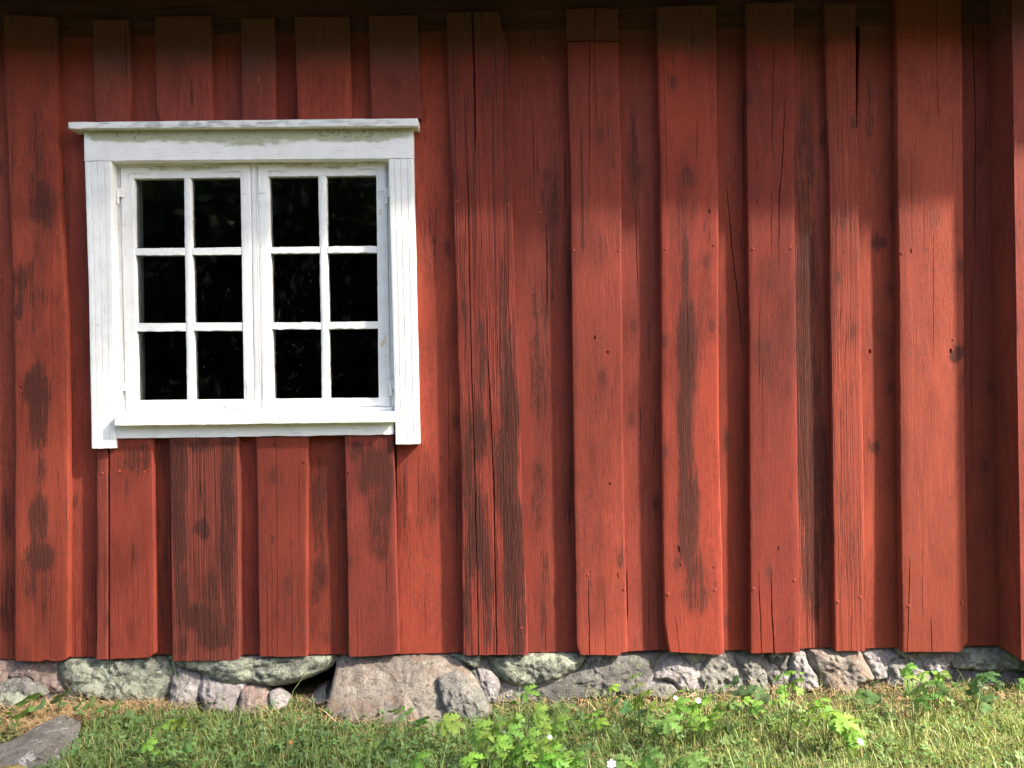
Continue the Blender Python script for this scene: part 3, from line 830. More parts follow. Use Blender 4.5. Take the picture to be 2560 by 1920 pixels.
def slab(name, p, parent, mat, uvn=(24, 3)):
    """thin plank from four 3-D corners plus a thickness vector"""
    a, b, c, d, th = [Vector(q) for q in p]
    vs, fs, mk = [], [], []
    nu, nv = uvn
    for s in (0, 1):
        for i in range(nu + 1):
            for j in range(nv + 1):
                u, v = i / nu, j / nv
                q = (a * (1 - v) + b * v) * (1 - u) + (d * (1 - v) + c * v) * u
                q = q + th * s
                q += 0.0012 * Vector((nz(q.z * 5, j, s), nz(q.z * 5, j, s + 3), 0))
                vs.append(q)
                mk.append((max(0, .45 * nz(q.z * 2, q.x * 9, 3)), min(1, max(0, (q.z - 2.35) / .3)), 0, 0))
    n1 = (nu + 1) * (nv + 1)
    ix = lambda s, i, j: s * n1 + i * (nv + 1) + j
    for i in range(nu):
        for j in range(nv):
            fs.append((ix(0, i, j), ix(0, i + 1, j), ix(0, i + 1, j + 1), ix(0, i, j + 1)))
            fs.append((ix(1, i, j), ix(1, i, j + 1), ix(1, i + 1, j + 1), ix(1, i + 1, j)))
        fs.append((ix(0, i, 0), ix(1, i, 0), ix(1, i + 1, 0), ix(0, i + 1, 0)))
        fs.append((ix(0, i, nv), ix(0, i + 1, nv), ix(1, i + 1, nv), ix(1, i, nv)))
    for j in range(nv):
        fs.append((ix(0, 0, j), ix(0, 0, j + 1), ix(1, 0, j + 1), ix(1, 0, j)))
        fs.append((ix(0, nu, j), ix(1, nu, j), ix(1, nu, j + 1), ix(0, nu, j + 1)))
    me = bpy.data.meshes.new(name)
    me.from_pydata(vs, [], fs)
    bm = bmesh.new(); bm.from_mesh(me); bmesh.ops.recalc_face_normals(bm, faces=bm.faces[:]); bm.to_mesh(me); bm.free()
    at = me.attributes.new('mask', 'FLOAT_COLOR', 'POINT')
    at.data.foreach_set('color', np.array(mk, dtype=np.float32).ravel())
    return new_obj(name, me, parent, mat)


slab('side_board', [(xb + .004, 0.0, zb), (xb + .018, -0.098, zb - .012), (xb + .012, -0.098, zt), (xb - .008, 0.0, zt), (0.022, 0, 0)], cb, PAINT)
slab('front_board', [(xb + .016, -0.098, zb - .014), (xb + .125, -0.098, zb - .018), (xb + .115, -0.098, zt), (xb + .014, -0.098, zt), (0, -0.024, 0)], cb, PAINT)
slab('front_board', [(xb + .128, -0.099, zb - .018), (xb + .262, -0.099, zb - .018), (xb + .262, -0.099, zt), (xb + .118, -0.099, zt), (0, -0.024, 0)], cb, PAINT)
slab('side_board', [(xb + .262, -0.096, zb - .014), (xb + .262, 0.03, zb), (xb + .262, 0.03, zt), (xb + .262, -0.096, zt), (-0.022, 0, 0)], cb, PAINT)
xe = xb + .262
# the gable wall that turns the corner, out of the frame
for k in range(6):
    slab('gable_board', [(xe + .002, .03 + k * .2, zb), (xe + .002, .225 + k * .2, zb), (xe + .002, .225 + k * .2, zt + .1), (xe + .002, .03 + k * .2, zt + .1), (-.024, 0, 0)], house, PAINT, (6, 1))

# log wall behind the boards, open at the window
logs = bpy.data.meshes.new('log_wall')
bm = bmesh.new()
wx0, wx1 = W(292, 700).x, W(982, 700).x
wz0, wz1 = W(600, 1070).z, W(600, 395).z
for (x0, x1, z0, z1) in ((-4.6, wx0, .16, 2.9), (wx1, xe - .03, .16, 2.9), (wx0, wx1, .16, wz0), (wx0, wx1, wz1, 2.9)):
    r = bmesh.ops.create_cube(bm, size=1.0)
    for v in r['verts']:
        v.co = Vector(((x0 + x1) / 2 + v.co.x * (x1 - x0), .115 + v.co.y * .17, (z0 + z1) / 2 + v.co.z * (z1 - z0)))
bm.to_mesh(logs); bm.free()
new_obj('log_wall', logs, house, DARKWOOD)
# wall plate above the board tops, eave with soffit boards, fascia and roof
ev = empty('eave', (0, 0, 0), house)
solid_box('wall_plate', -4.6, xe - .03, -0.006, .03, 2.60, 2.90, ev, DARKWOOD)
EW = 0.335
for k in range(4):
    solid_box('soffit_board', -4.7, 2.9, -0.008 - EW * (k + 1) / 4 + .004, -0.008 - EW * k / 4, 2.775 - k * .042, 2.797 - k * .042, ev, DARKWOOD, .002)
solid_box('fascia_board', -4.7, 2.9, -EW - .032, -EW - .010, 2.63, 2.90, ev, PAINT, .003)
bm = bmesh.new()
prof = [(-EW - .07, 2.885), (-EW - .07, 2.915), (1.6, 4.45), (1.6, 4.40)]
va = [bm.verts.new((-4.8, y, z)) for y, z in prof]
vb = [bm.verts.new((3.0, y, z)) for y, z in prof]
bm.faces.new(va); bm.faces.new(vb[::-1])
for i in range(4):
    bm.faces.new((va[i], vb[i], vb[(i + 1) % 4], va[(i + 1) % 4]))
bmesh.ops.recalc_face_normals(bm, faces=bm.faces[:])
rm = bpy.data.meshes.new('roof'); bm.to_mesh(rm); bm.free()
new_obj('roof', rm, ev, ROOFMAT)
# dim room behind the window
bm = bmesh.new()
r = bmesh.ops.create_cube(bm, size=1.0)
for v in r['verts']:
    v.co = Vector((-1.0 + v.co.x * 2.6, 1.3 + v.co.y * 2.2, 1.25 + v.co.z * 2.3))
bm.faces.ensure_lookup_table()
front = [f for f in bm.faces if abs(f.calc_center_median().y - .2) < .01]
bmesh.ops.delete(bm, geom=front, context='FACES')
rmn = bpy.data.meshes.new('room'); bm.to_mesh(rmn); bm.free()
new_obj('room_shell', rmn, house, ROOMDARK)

# nails: painted heads standing proud
nm = bpy.data.meshes.new('nail')
bm = bmesh.new()
bmesh.ops.create_cone(bm, segments=10, radius1=.0052, radius2=.0040, depth=.003, cap_ends=True, matrix=Matrix.Rotation(math.radians(90), 4, 'X'))
bm.to_mesh(nm); bm.free()
nm.materials.append(NAILM)
for (px, py, d) in ((141, 582, .036), (1143, 504, .043), (1271, 511, .043), (1434, 625, .038), (1547, 625, .038), (1665, 622, .039), (1786, 612, .039), (1883, 622, .037), (1978, 620, .037), (2256, 632, .042), (2384, 848, .041),
                     (1304, 1570, .043), (1470, 1437, .038), (1561, 1473, .038), (1671, 1485, .039), (1788, 1474, .039), (1884, 1471, .037), (1987, 1450, .037), (2096, 1505, .031), (2151, 1492, .031), (2272, 1514, .042), (2406, 1506, .042),
                     (256, 1183, .034), (298, 1178, .035), (360, 1180, .035), (1350, 531, .002), (2088, 178, .031), (2131, 178, .031), (1897, 165, .037), (1976, 158, .037)):
    o = new_obj('nail', nm, wall)
    o.location = W(px, py, d)

# ------------------------------------------------------------------ the window
win = empty('window', (0, 0, 0), house)
# drip cap, head board, side casings with beaded grooves
board('drip_cap', *quad((170, 306), (1044, 296), (1044, 314), (170, 321)), .082, .0, win, WHITE_H, rowstep=5, step=14, bev=2.5, wob=.7, warp=.0006,
      pale=[(500, 312, 420, 16, .6), (900, 308, 150, 14, .5)], algae=[(300, 322, 200, 5, .5)])
board('head_board', *quad((209, 322), (1032, 316), (1032, 395), (210, 402)), .054, .0, win, WHITE_H, rowstep=5, step=12, bev=2, wob=.6, warp=.0007,
      algae=[(560, 328, 420, 34, .85), (880, 324, 200, 36, .95), (320, 332, 140, 30, .9), (620, 340, 200, 34, .6)],
      cracks=[([(660, 364), (660, 372)], 5, .002), ([(898, 370), (900, 380)], 2, .002)])
board('casing', [(211, 402), (221, 700), (229, 1120)], [(277, 402), (282, 700), (288, 1120)], [(211, 403), (277, 402)], [(228, 1121), (289, 1120)], .052, .0, win, WHITE_V,
      rowstep=9, step=7, bev=2, wob=.6, warp=.0005,
      cracks=[([(226, 402), (236, 700), (243, 1121)], 2.6, .004), ([(242, 402), (252, 700), (259, 1121)], 2.6, .004), ([(260, 402), (268, 700), (274, 1121)], 2.6, .004)],
      algae=[(245, 420, 30, 90, .22)], pale=[(245, 470, 40, 120, .2), (250, 620, 30, 120, .2)])
board('casing', [(971, 396), (981, 800), (989, 1110)], [(1032, 394), (1041, 800), (1048, 1110)], [(971, 397), (1032, 396)], [(988, 1111), (1049, 1110)], .052, .0, win, WHITE_V,
      rowstep=9, step=7, bev=2, wob=.6, warp=.0005,
      cracks=[([(985, 396), (996, 800), (1003, 1110)], 2.6, .004), ([(1001, 396), (1010, 800), (1018, 1110)], 2.6, .004), ([(1018, 396), (1027, 800), (1034, 1110)], 2.6, .004)],
      pale=[(1003, 690, 20, 60, .3), (1000, 480, 30, 140, .2)])
board('sill', *quad((284, 1040), (984, 1029), (984, 1055), (284, 1064)), .078, -.03, win, WHITE_H, rowstep=5, step=14, bev=3, wob=.7, warp=.0006)
board('apron', *quad((290, 1062), (983, 1054), (983, 1086), (290, 1096)), .044, .0, win, WHITE_H, rowstep=5, step=14, bev=1.5, wob=.5, warp=.0005, algae=[(640, 1058, 400, 12, .35)])
# outer frame
FD = .004
board('frame_head', *quad((276, 404), (972, 392), (972, 412), (276, 420)), FD, -.09, win, WHITE_H, rowstep=5, step=16, bev=1.5, wob=.5, algae=[(600, 404, 400, 9, .7)])
board('frame_bottom', *quad((286, 1026), (982, 1018), (982, 1033), (286, 1044)), FD + .012, -.09, win, WHITE_H, rowstep=5, step=16, bev=1.5, wob=.5)
board('frame_jamb', [(276, 404), (290, 1040)], [(300, 404), (313, 1040)], [(276, 405), (300, 405)], [(290, 1036), (313, 1036)], FD - .006, -.09, win, WHITE_V, rowstep=14, bev=1.5, wob=.4, stains=[(298, 560, 8, 30, .5), (300, 480, 6, 20, .4)])
board('frame_jamb', [(967, 396), (977, 1030)], [(988, 396), (1000, 1030)], [(967, 398), (988, 398)], [(977, 1028), (1000, 1028)], FD - .006, -.09, win, WHITE_V, rowstep=14, bev=1.5, wob=.4)
board('meeting_post', [(627, 408), (637, 1030)], [(642, 408), (653, 1030)], [(627, 409), (642, 409)], [(637, 1028), (653, 1028)], FD + .003, -.05, win, WHITE_V, rowstep=14, bev=1.5, wob=.5,
      cracks=[([(639, 410), (650, 1028)], 2.2, .012)])
# inner lining, lit dimly from outside
lx0, lx1 = W(330, 720).x, W(955, 720).x
solid_box('inner_lining', lx0 - .018, lx0, .028, .105, W(600, 1010).z, W(600, 430).z, win, WHITE_V)
solid_box('inner_lining', lx1, lx1 + .018, .028, .105, W(600, 1010).z, W(600, 430).z, win, WHITE_V)


def sash(tl, tr, br, bl, xs_t, xs_b, ys_l, ys_r):
    """one casement. xs_*: pane edges at the top and bottom; ys_*: pane edges at left and right side"""
    SD, SB = .006, -.036
    SL = .018
    # stiles and rails
    board('stile', [tl, bl], [(xs_t[0], tl[1]), (xs_b[0], bl[1])], [tl, (xs_t[0], tl[1])], [bl, (xs_b[0], bl[1])], SD, SB, win, WHITE_V, rowstep=8, step=8, bev=1.6, wob=.8, warp=.0005,
          stains=[(tl[0] + 12, tl[1] + 140, 9, 16, .4), (tl[0] + 14, tl[1] + 60, 8, 14, .5)] if tl[0] < 400 else [])
    board('stile', [(xs_t[3], tr[1]), (xs_b[3], br[1])], [tr, br], [(xs_t[3], tr[1]), tr], [(xs_b[3], br[1]), br], SD, SB, win, WHITE_V, rowstep=8, step=8, bev=1.6, wob=.8, warp=.0005,
          stains=[(tr[0] - 14, tr[1] + 45, 9, 12, .4), (tr[0] - 12, tr[1] + 75, 8, 14, .6), (tr[0] - 12, tr[1] + 125, 8, 10, .6), (br[0] - 10, br[1] - 120, 7, 14, .4), (br[0] - 10, br[1] - 40, 8, 14, .45), (br[0] - 16, br[1] - 160, 6, 10, .7)] if tr[0] > 800 else [])
    yl, yr = ys_l, ys_r
    board('rail', *quad((xs_t[0] - 1, tl[1] + .8), (xs_t[3] + 1, tr[1] + .8), (xs_t[3] + 1, yr[0]), (xs_t[0] - 1, yl[0])), SD - .0012, SB, win, WHITE_H, rowstep=6, step=9, bev=1.6, wob=.7, rag=1.6, warp=.0005, algae=[(0.5 * (tl[0] + tr[0]), tl[1], 170, 16, .5)])
    board('rail', *quad((xs_b[0] - 1, yl[5]), (xs_b[3] + 1, yr[5]), (xs_b[3] + 1, br[1] - .8), (xs_b[0] - 1, bl[1] - .8)), SD - .0012, SB, win, WHITE_H, rowstep=6, step=9, bev=1.6, wob=.7, rag=2.0, warp=.0005)
    # glazing bars
    board('glazing_bar', [(xs_t[1], yl[0] - 2), (xs_b[1], yl[5] + 2)], [(xs_t[2], yl[0] - 2), (xs_b[2], yl[5] + 2)], [(xs_t[1], yl[0] - 3), (xs_t[2], yl[0] - 3)], [(xs_b[1], yl[5] + 3), (xs_b[2], yl[5] + 3)],
          SD - .002, SB + .004, win, WHITE_V, rowstep=6, step=5, bev=4.5, wob=1.1, warp=.0004)
    lp = lambda a, b, y: a + (b - a) * (y - yl[0]) / (yl[5] - yl[0])
    for k in (1, 3):
        ya, yb = yl[k], yl[k + 1]
        yar, ybr = yr[k], yr[k + 1]
        for c in (0, 2):
            xa, xb_ = lp(xs_t[c], xs_b[c], ya), lp(xs_t[c + 1], xs_b[c + 1], ya)
            fa = lambda x: (x - xs_t[0]) / (xs_t[3] - xs_t[0])
            board('glazing_bar', *quad((xa - 1.5, ya + (yar - ya) * fa(xa)), (xb_ + 1.5, ya + (yar - ya) * fa(xb_)), (xb_ + 1.5, yb + (ybr - yb) * fa(xb_)), (xa - 1.5, yb + (ybr - yb) * fa(xa))),
                  SD - .0035, SB + .004, win, WHITE_H, rowstep=3.5, step=7, bev=1.5, wob=.5, rag=2.2, warp=.0004)
    # twelve small panes in all, each its own sheet
    for k in (0, 2, 4):
        for c in (0, 2):
            ya, yb = yl[k], yl[k + 1]
            xa0, xa1 = lp(xs_t[c], xs_b[c], ya), lp(xs_t[c + 1], xs_b[c + 1], ya)
            xb0, xb1 = lp(xs_t[c], xs_b[c], yb), lp(xs_t[c + 1], xs_b[c + 1], yb)
            p = [W(xa0 - 5, min(ya, yr[k]) - 5, SD), W(xa1 + 5, min(ya, yr[k]) - 5, SD), W(xb1 + 5, yb + 5, SD), W(xb0 - 5, yb + 5, SD)]
            tw = [random.uniform(-.0007, .0007) for _ in p]
            vs = [(q.x, SL + t_, q.z) for q, t_ in zip(p, tw)] + [(q.x, SL + .003 + t_, q.z) for q, t_ in zip(p, tw)]
            me = bpy.data.meshes.new('pane')
            me.from_pydata(vs, [], [(3, 2, 1, 0), (4, 5, 6, 7), (0, 1, 5, 4), (1, 2, 6, 5), (2, 3, 7, 6), (3, 0, 4, 7)])
            bm = bmesh.new(); bm.from_mesh(me); bmesh.ops.recalc_face_normals(bm, faces=bm.faces[:]); bm.to_mesh(me); bm.free()
            new_obj('pane', me, win, GLASS)


sash((301, 417), (626, 411), (636, 1024), (314, 1029), (333, 459, 476, 600), (344, 466, 487, 610), (446, 621, 638, 809, 828, 1002), (443, 619, 636, 807, 826, 999))
sash((643, 411), (965, 406), (976, 1018), (654, 1023), (670, 795, 815, 940), (684, 804, 824, 947), (441, 618, 633, 806, 823, 997), (438, 615, 631, 804, 821, 995))


def bracket(cx, cy, sx, sy):
    """flat wrought corner iron, painted over: two arms with rounded lobes"""
    arm, w = 64, 17
    pts = [(0, 0), (arm, 0), (arm + 7, w * .35), (arm + 5, w * .9), (arm - 4, w * 1.05), (arm - 12, w * .75), (w * 1.3, w * .85), (w * .85, w * 1.3),
           (w * .75, arm - 12), (w * 1.05, arm - 4), (w * .9, arm + 5), (w * .35, arm + 7), (0, arm)]
    q = [(cx + sx * x, cy + sy * y) for x, y in pts]
    if sx * sy < 0: q = q[::-1]
    plate('corner_iron', q, .006, .0088, win, WHITE_V)


for (cx, cy, sx, sy) in ((303, 419, 1, 1), (622, 414, -1, 1), (316, 1025, 1, -1), (632, 1020, -1, -1), (646, 413, 1, 1), (961, 408, -1, 1), (657, 1019, 1, -1), (971, 1015, -1, -1)):
    bracket(cx, cy, sx, sy)
for (px, py) in ((297, 480), (305, 965), (968, 480), (979, 960)):
    plate('hinge', [(px - 9, py - 10), (px + 12, py - 10), (px + 12, py + 12), (px - 9, py + 12)], .004, .0125, win, WHITE_V)
    bm = bmesh.new()
    bmesh.ops.create_cone(bm, segments=12, radius1=.005, radius2=.005, depth=.055, cap_ends=True)
    me = bpy.data.meshes.new('hinge_pin'); bm.to_mesh(me); bm.free()
    o = new_obj('hinge_pin', me, win, WHITE_V)
    o.location = W(px - 2, py + 12, .011)

# ------------------------------------------------------------------ stone footing
foot = empty('stone_footing', (0, 0, 0), house)


def stone(pts, base, bulge, mat, slope=0.0, rough=.012, name='stone', power=2.2, seed=None, parent=None, back=-.16, rings=18, nseg=84, top_in=0.0):
    """boulder: photo outline, swollen outwards, its back buried in the wall"""
    sd = seed if seed is not None else random.random() * 90
    power = power + 2.2
    bulge = bulge * .8
    base, slope = base - .032, slope + .035
    rough = rough * .95
    xc0, yc0 = sum(p[0] for p in pts) / len(pts), sum(p[1] for p in pts) / len(pts)
    P = [W(xc0 + (x - xc0) * 1.035, yc0 + (y - yc0) * 1.05, base + slope * .5) for x, y in pts]
    # resample the outline
    q = P + [P[0]]
    ln = [0.0]
    for a, b in zip(q, q[1:]): ln.append(ln[-1] + (b - a).length)
    out = []
    for i in range(nseg):
        s = ln[-1] * i / nseg
        k = max(j for j in range(len(ln)) if ln[j] <= s + 1e-9)
        k = min(k, len(P) - 1)
        f = (s - ln[k]) / max(1e-6, ln[k + 1] - ln[k])
        out.append(q[k].lerp(q[k + 1], f))
    # soften corners
    for _ in range(1):
        out = [(out[i - 1] + out[i] * 6 + out[(i + 1) % nseg]) / 8 for i in range(nseg)]
    cx = sum(p.x for p in out) / nseg
    cz = sum(p.z for p in out) / nseg
    zmin, zmax = min(p.z for p in out), max(p.z for p in out)
    vs = []
    def dep(x, z, r):
        t = (z - zmin) / max(.01, zmax - zmin)
        d = base + bulge * (1 - r ** power) + slope * (1 - t)
        v = Vector((x * 9 + sd, z * 9, sd))
        d += rough * 2.0 * fbm(v, 4) * (1 - .5 * r)
        d += rough * .5 * abs(mnoise.noise(v * 3.1)) * -1
        d += rough * .7 * fbm(v * 6, 3)
        d += rough * 1.0 * (mnoise.voronoi(v * .9)[0][0] - .4) * (1 - .6 * r)
        if z > .168: d = min(d, -.03)
        return d
    for r in np.linspace(0.0, 1.0, rings)[1:]:
        for p in out:
            x, z = cx + (p.x - cx) * r, cz + (p.z - cz) * r
            x += .004 * nz(x * 30, z * 30, sd); z += .004 * nz(x * 30, z * 30, sd + 7)
            vs.append((x, -dep(x, z, r), z))
    for p in out:
        vs.append((cx + (p.x - cx) * .97, -back, cz + (p.z - cz) * .97))
    vs.append((cx, -dep(cx, cz, 0), cz))
    nr = rings
    fs = []
    for i in range(nr - 1):
        for j in range(nseg):
            k = (j + 1) % nseg
            fs.append((i * nseg + j, (i + 1) * nseg + j, (i + 1) * nseg + k, i * nseg + k))
    c = len(vs) - 1
    for j in range(nseg):
        fs.append((c, j, (j + 1) % nseg))
    me = bpy.data.meshes.new(name)
    me.from_pydata(vs, [], fs)
    bm = bmesh.new(); bm.from_mesh(me); bmesh.ops.recalc_face_normals(bm, faces=bm.faces[:]); bm.to_mesh(me); bm.free()
    me.polygons.foreach_set('use_smooth', np.ones(len(me.polygons), dtype=bool))
    return new_obj(name, me, parent or foot, mat)


def Z(ox, pts):
    return [(ox + x * .2893, 1600 + y * .2893) for x, y in pts]


stone(Z(0, [(-60, 130), (220, 150), (470, 150), (520, 300), (570, 410), (500, 430), (380, 360), (200, 320), (0, 310), (-80, 330)]), -.005, .03, ST_PINK, .03)
stone(Z(0, [(-80, 310), (200, 300), (390, 380), (420, 450), (300, 500), (120, 520), (-80, 520)]), .02, .04, ST_GREY, .05)
stone(Z(0, [(-60, 430), (120, 430), (250, 490), (200, 560), (-60, 600)]), .06, .05, ST_GREEN, .05)
stone(Z(0, [(460, 130), (900, 110), (1420, 110), (1460, 200), (1490, 300), (1480, 430), (1420, 520), (1250, 540), (1050, 530), (800, 500), (650, 460), (560, 390), (480, 310)]), .0, .055, ST_GREEN, .02, power=3)
stone(Z(0, [(1440, 130), (1530, 225), (1700, 265), (1800, 325), (1980, 365), (2212, 378), (2412, 390), (2612, 340), (2780, 280), (2870, 215), (2895, 110), (2100, 90)]), .012, .07, ST_GREEN, -.02, power=2.4, rough=.010)
stone(Z(0, [(1480, 230), (1560, 250), (1700, 290), (1740, 400), (1720, 560), (1500, 540), (1480, 420)]), .005, .025, MORTAR, .06, rough=.011)
stone(Z(0, [(1730, 300), (1830, 345), (1950, 360), (2060, 375), (2115, 395), (2060, 490), (2060, 580), (1800, 570), (1720, 450)]), .02, .03, MORTAR, .06, rough=.011)
stone(Z(640, [(-150, 440), (-60, 410), (60, 440), (150, 560), (150, 620), (-120, 640)]), .04, .05, ST_PINK, .05, rough=.015, back=-.02)
stone(Z(640, [(100, 470), (180, 450), (275, 520), (265, 570), (170, 600), (125, 540)]), .06, .03, MORTAR, .02, rough=.011, back=.0, nseg=32, rings=7)
stone(Z(640, [(455, 505), (530, 440), (600, 405), (615, 480), (640, 490), (630, 550), (470, 550)]), -.03, .04, MORTAR, .02, rough=.011, back=-.12, nseg=32, rings=7)
stone(Z(640, [(690, 100), (690, 180), (675, 330), (660, 480), (630, 610), (760, 640), (1000, 650), (1300, 690), (1550, 760), (1750, 760), (1950, 690), (2030, 590), (1960, 480), (1890, 380), (1800, 290), (1750, 220), (1640, 120), (1400, 100)]),
      -.035, .04, ST_TAN, .24, power=3, rough=.012)
stone(Z(640, [(1570, 365), (1720, 330), (1800, 370), (1950, 485), (2010, 590), (1900, 680), (1700, 640), (1610, 560)]), .115, .035, ST_GREY, .05, rough=.012, back=.02)
stone(Z(640, [(1660, 120), (1760, 100), (1945, 100), (1955, 160), (1920, 220), (1800, 195)]), .0, .04, ST_GREEN, 0, nseg=36)
stone(Z(640, [(1800, 250), (1880, 215), (1950, 300), (1960, 400), (1985, 480), (1900, 400)]), .0, .03, ST_GREY, .06, nseg=36)
stone(Z(640, [(1880, 220), (1940, 200), (2000, 250), (2090, 340), (2110, 400), (2060, 500), (1990, 490), (1930, 370)]), .01, .035, MORTAR, .06, rough=.011)
stone(Z(1280, [(-245, 110), (0, 95), (400, 85), (600, 100), (640, 160), (560, 250), (400, 345), (200, 390), (100, 405), (0, 385), (-100, 350), (-200, 260)]), .0, .075, ST_GREEN, -.02, power=2.6, rough=.009)
stone(Z(1280, [(620, 110), (1000, 95), (1345, 95), (1285, 210), (1175, 340), (1120, 440), (900, 480), (640, 470), (520, 520), (400, 560), (250, 540), (180, 420), (400, 355), (570, 260)]), -.015, .045, ST_DARK, .06, rough=.014)
stone(Z(1280, [(-150, 380), (0, 400), (180, 430), (330, 540), (150, 600), (-100, 520)]), .0, .03, ST_DARK, .05)
stone(Z(1280, [(1310, 140), (1500, 110), (1620, 200), (1650, 300), (1570, 420), (1440, 430), (1380, 350), (1215, 315)]), -.01, .04, MORTAR, .03, rough=.011)
stone(Z(1280, [(1340, 95), (1680, 95), (1640, 190), (1550, 215), (1490, 150), (1380, 135)]), .0, .025, ST_GREEN, 0, nseg=36)
stone(Z(1280, [(1210, 330), (1390, 350), (1450, 430), (1300, 470), (1130, 460)]), .0, .04, ST_GREY, .04, nseg=36)
stone(Z(1280, [(1650, 170), (1730, 95), (1860, 95), (1960, 260), (2000, 440), (1600, 450), (1580, 320)]), -.01, .035, ST_GREY, .03)
stone(Z(1280, [(1850, 100), (2180, 95), (2205, 250), (2205, 440), (2000, 440), (1955, 270)]), -.012, .035, ST_GREY, .03)
stone(Z(1920, [(-15, 90), (225, 90), (200, 260), (195, 370), (120, 450), (-15, 450)]), -.01, .03, ST_DARK, .03)
stone(Z(1920, [(220, 90), (335, 80), (350, 200), (425, 300), (415, 390), (280, 430), (205, 380), (195, 230)]), .0, .035, MORTAR, .04, rough=.011)
stone(Z(1920, [(335, 70), (560, 55), (810, 70), (835, 200), (900, 320), (760, 360), (700, 450), (590, 460), (480, 420), (430, 310), (360, 220)]), -.008, .05, ST_TAN, .06)
stone(Z(1920, [(800, 70), (1000, 60), (1150, 110), (1030, 200), (1010, 300), (900, 320), (840, 200)]), -.005, .03, MORTAR, .03, rough=.011)
stone(Z(1920, [(1040, 60), (1330, 60), (1300, 120), (1190, 140), (1120, 110)]), .0, .02, ST_GREEN, 0, nseg=32)
stone(Z(1920, [(1005, 215), (1100, 140), (1230, 150), (1330, 240), (1410, 290), (1360, 380), (1010, 380)]), -.005, .035, ST_GREY, .04)
stone(Z(1920, [(1240, 145), (1320, 110), (1550, 80), (1550, 180), (1535, 330), (1400, 280), (1320, 230)]), -.008, .03, MORTAR, .03, rough=.011)
stone(Z(1920, [(1560, 90), (1700, 50), (1990, 40), (2240, 110), (2300, 230), (1900, 245), (1580, 225)]), -.012, .04, ST_GREEN, .02)
stone(Z(1920, [(1560, 225), (1900, 240), (2310, 235), (2340, 380), (1900, 380), (1550, 370)]), -.002, .04, ST_DARK, .03)
for k, x in enumerate((-420, -260, -120)):
    stone([(x, 1630), (x + 150, 1630), (x + 160, 1700), (x + 100, 1750), (x - 10, 1740)], 0, .05, (ST_GREEN, ST_GREY, ST_PINK)[k], .04)
for k in range(5):
    x = -1500 + k * 215
    stone([(x, 1640), (x + 200, 1630), (x + 212, 1700), (x + 150, 1770), (x - 5, 1760)], 0, .05, (ST_GREEN, ST_GREY, ST_TAN)[k % 3], .04)
for k in range(3):
    x = 2590 + k * 110
    stone([(x, 1600), (x + 105, 1600), (x + 100, 1730), (x, 1730)], .08, .04, (ST_GREY, ST_GREEN, ST_DARK)[k], .02)
# rubble and mortar filling between the stones, with the open hollow under the round boulder
mx = np.linspace(-4.5, xe - .02, 560)
mz = np.linspace(-.12, W(1280, 1590).z, 26)
hol = [W(640 + x * .2893, 1600 + y * .2893) for x, y in ((-100, 360), (100, 400), (300, 365), (520, 290), (665, 180), (672, 330), (655, 480), (640, 610), (100, 620), (60, 440))]


def inside(x, z, poly):
    c = False
    j = len(poly) - 1
    for i in range(len(poly)):
        if (poly[i].z > z) != (poly[j].z > z) and x < (poly[j].x - poly[i].x) * (z - poly[i].z) / (poly[j].z - poly[i].z) + poly[i].x:
            c = not c
        j = i
    return c


mv = []
for z in mz:
    for x in mx:
        d = -.022 + .02 * fbm(Vector((x * 14, z * 14, 5)), 4)
        d += .002 + .045 * (1 - min(1, max(0, (z + .02) / .18)))
        if z > .16: d = -.035
        if inside(x, z, hol): d = -.42
        mv.append((x, -d, z))
mi = np.arange(len(mx) * len(mz)).reshape(len(mz), len(mx))
mf = np.stack([mi[:-1, :-1], mi[:-1, 1:], mi[1:, 1:], mi[1:, :-1]], axis=-1).reshape(-1, 4)
mo = new_obj('mortar_fill', mesh_np('mortar_fill', mv, mf, smooth=True), foot, MORTAR)
tag(mo, kind='stuff')
mo.data.materials.append(CAVITY)
midx = np.array([1 if max(mv[i][1] for i in f) > .2 else 0 for f in mf], dtype=np.int32)
mo.data.polygons.foreach_set('material_index', midx)

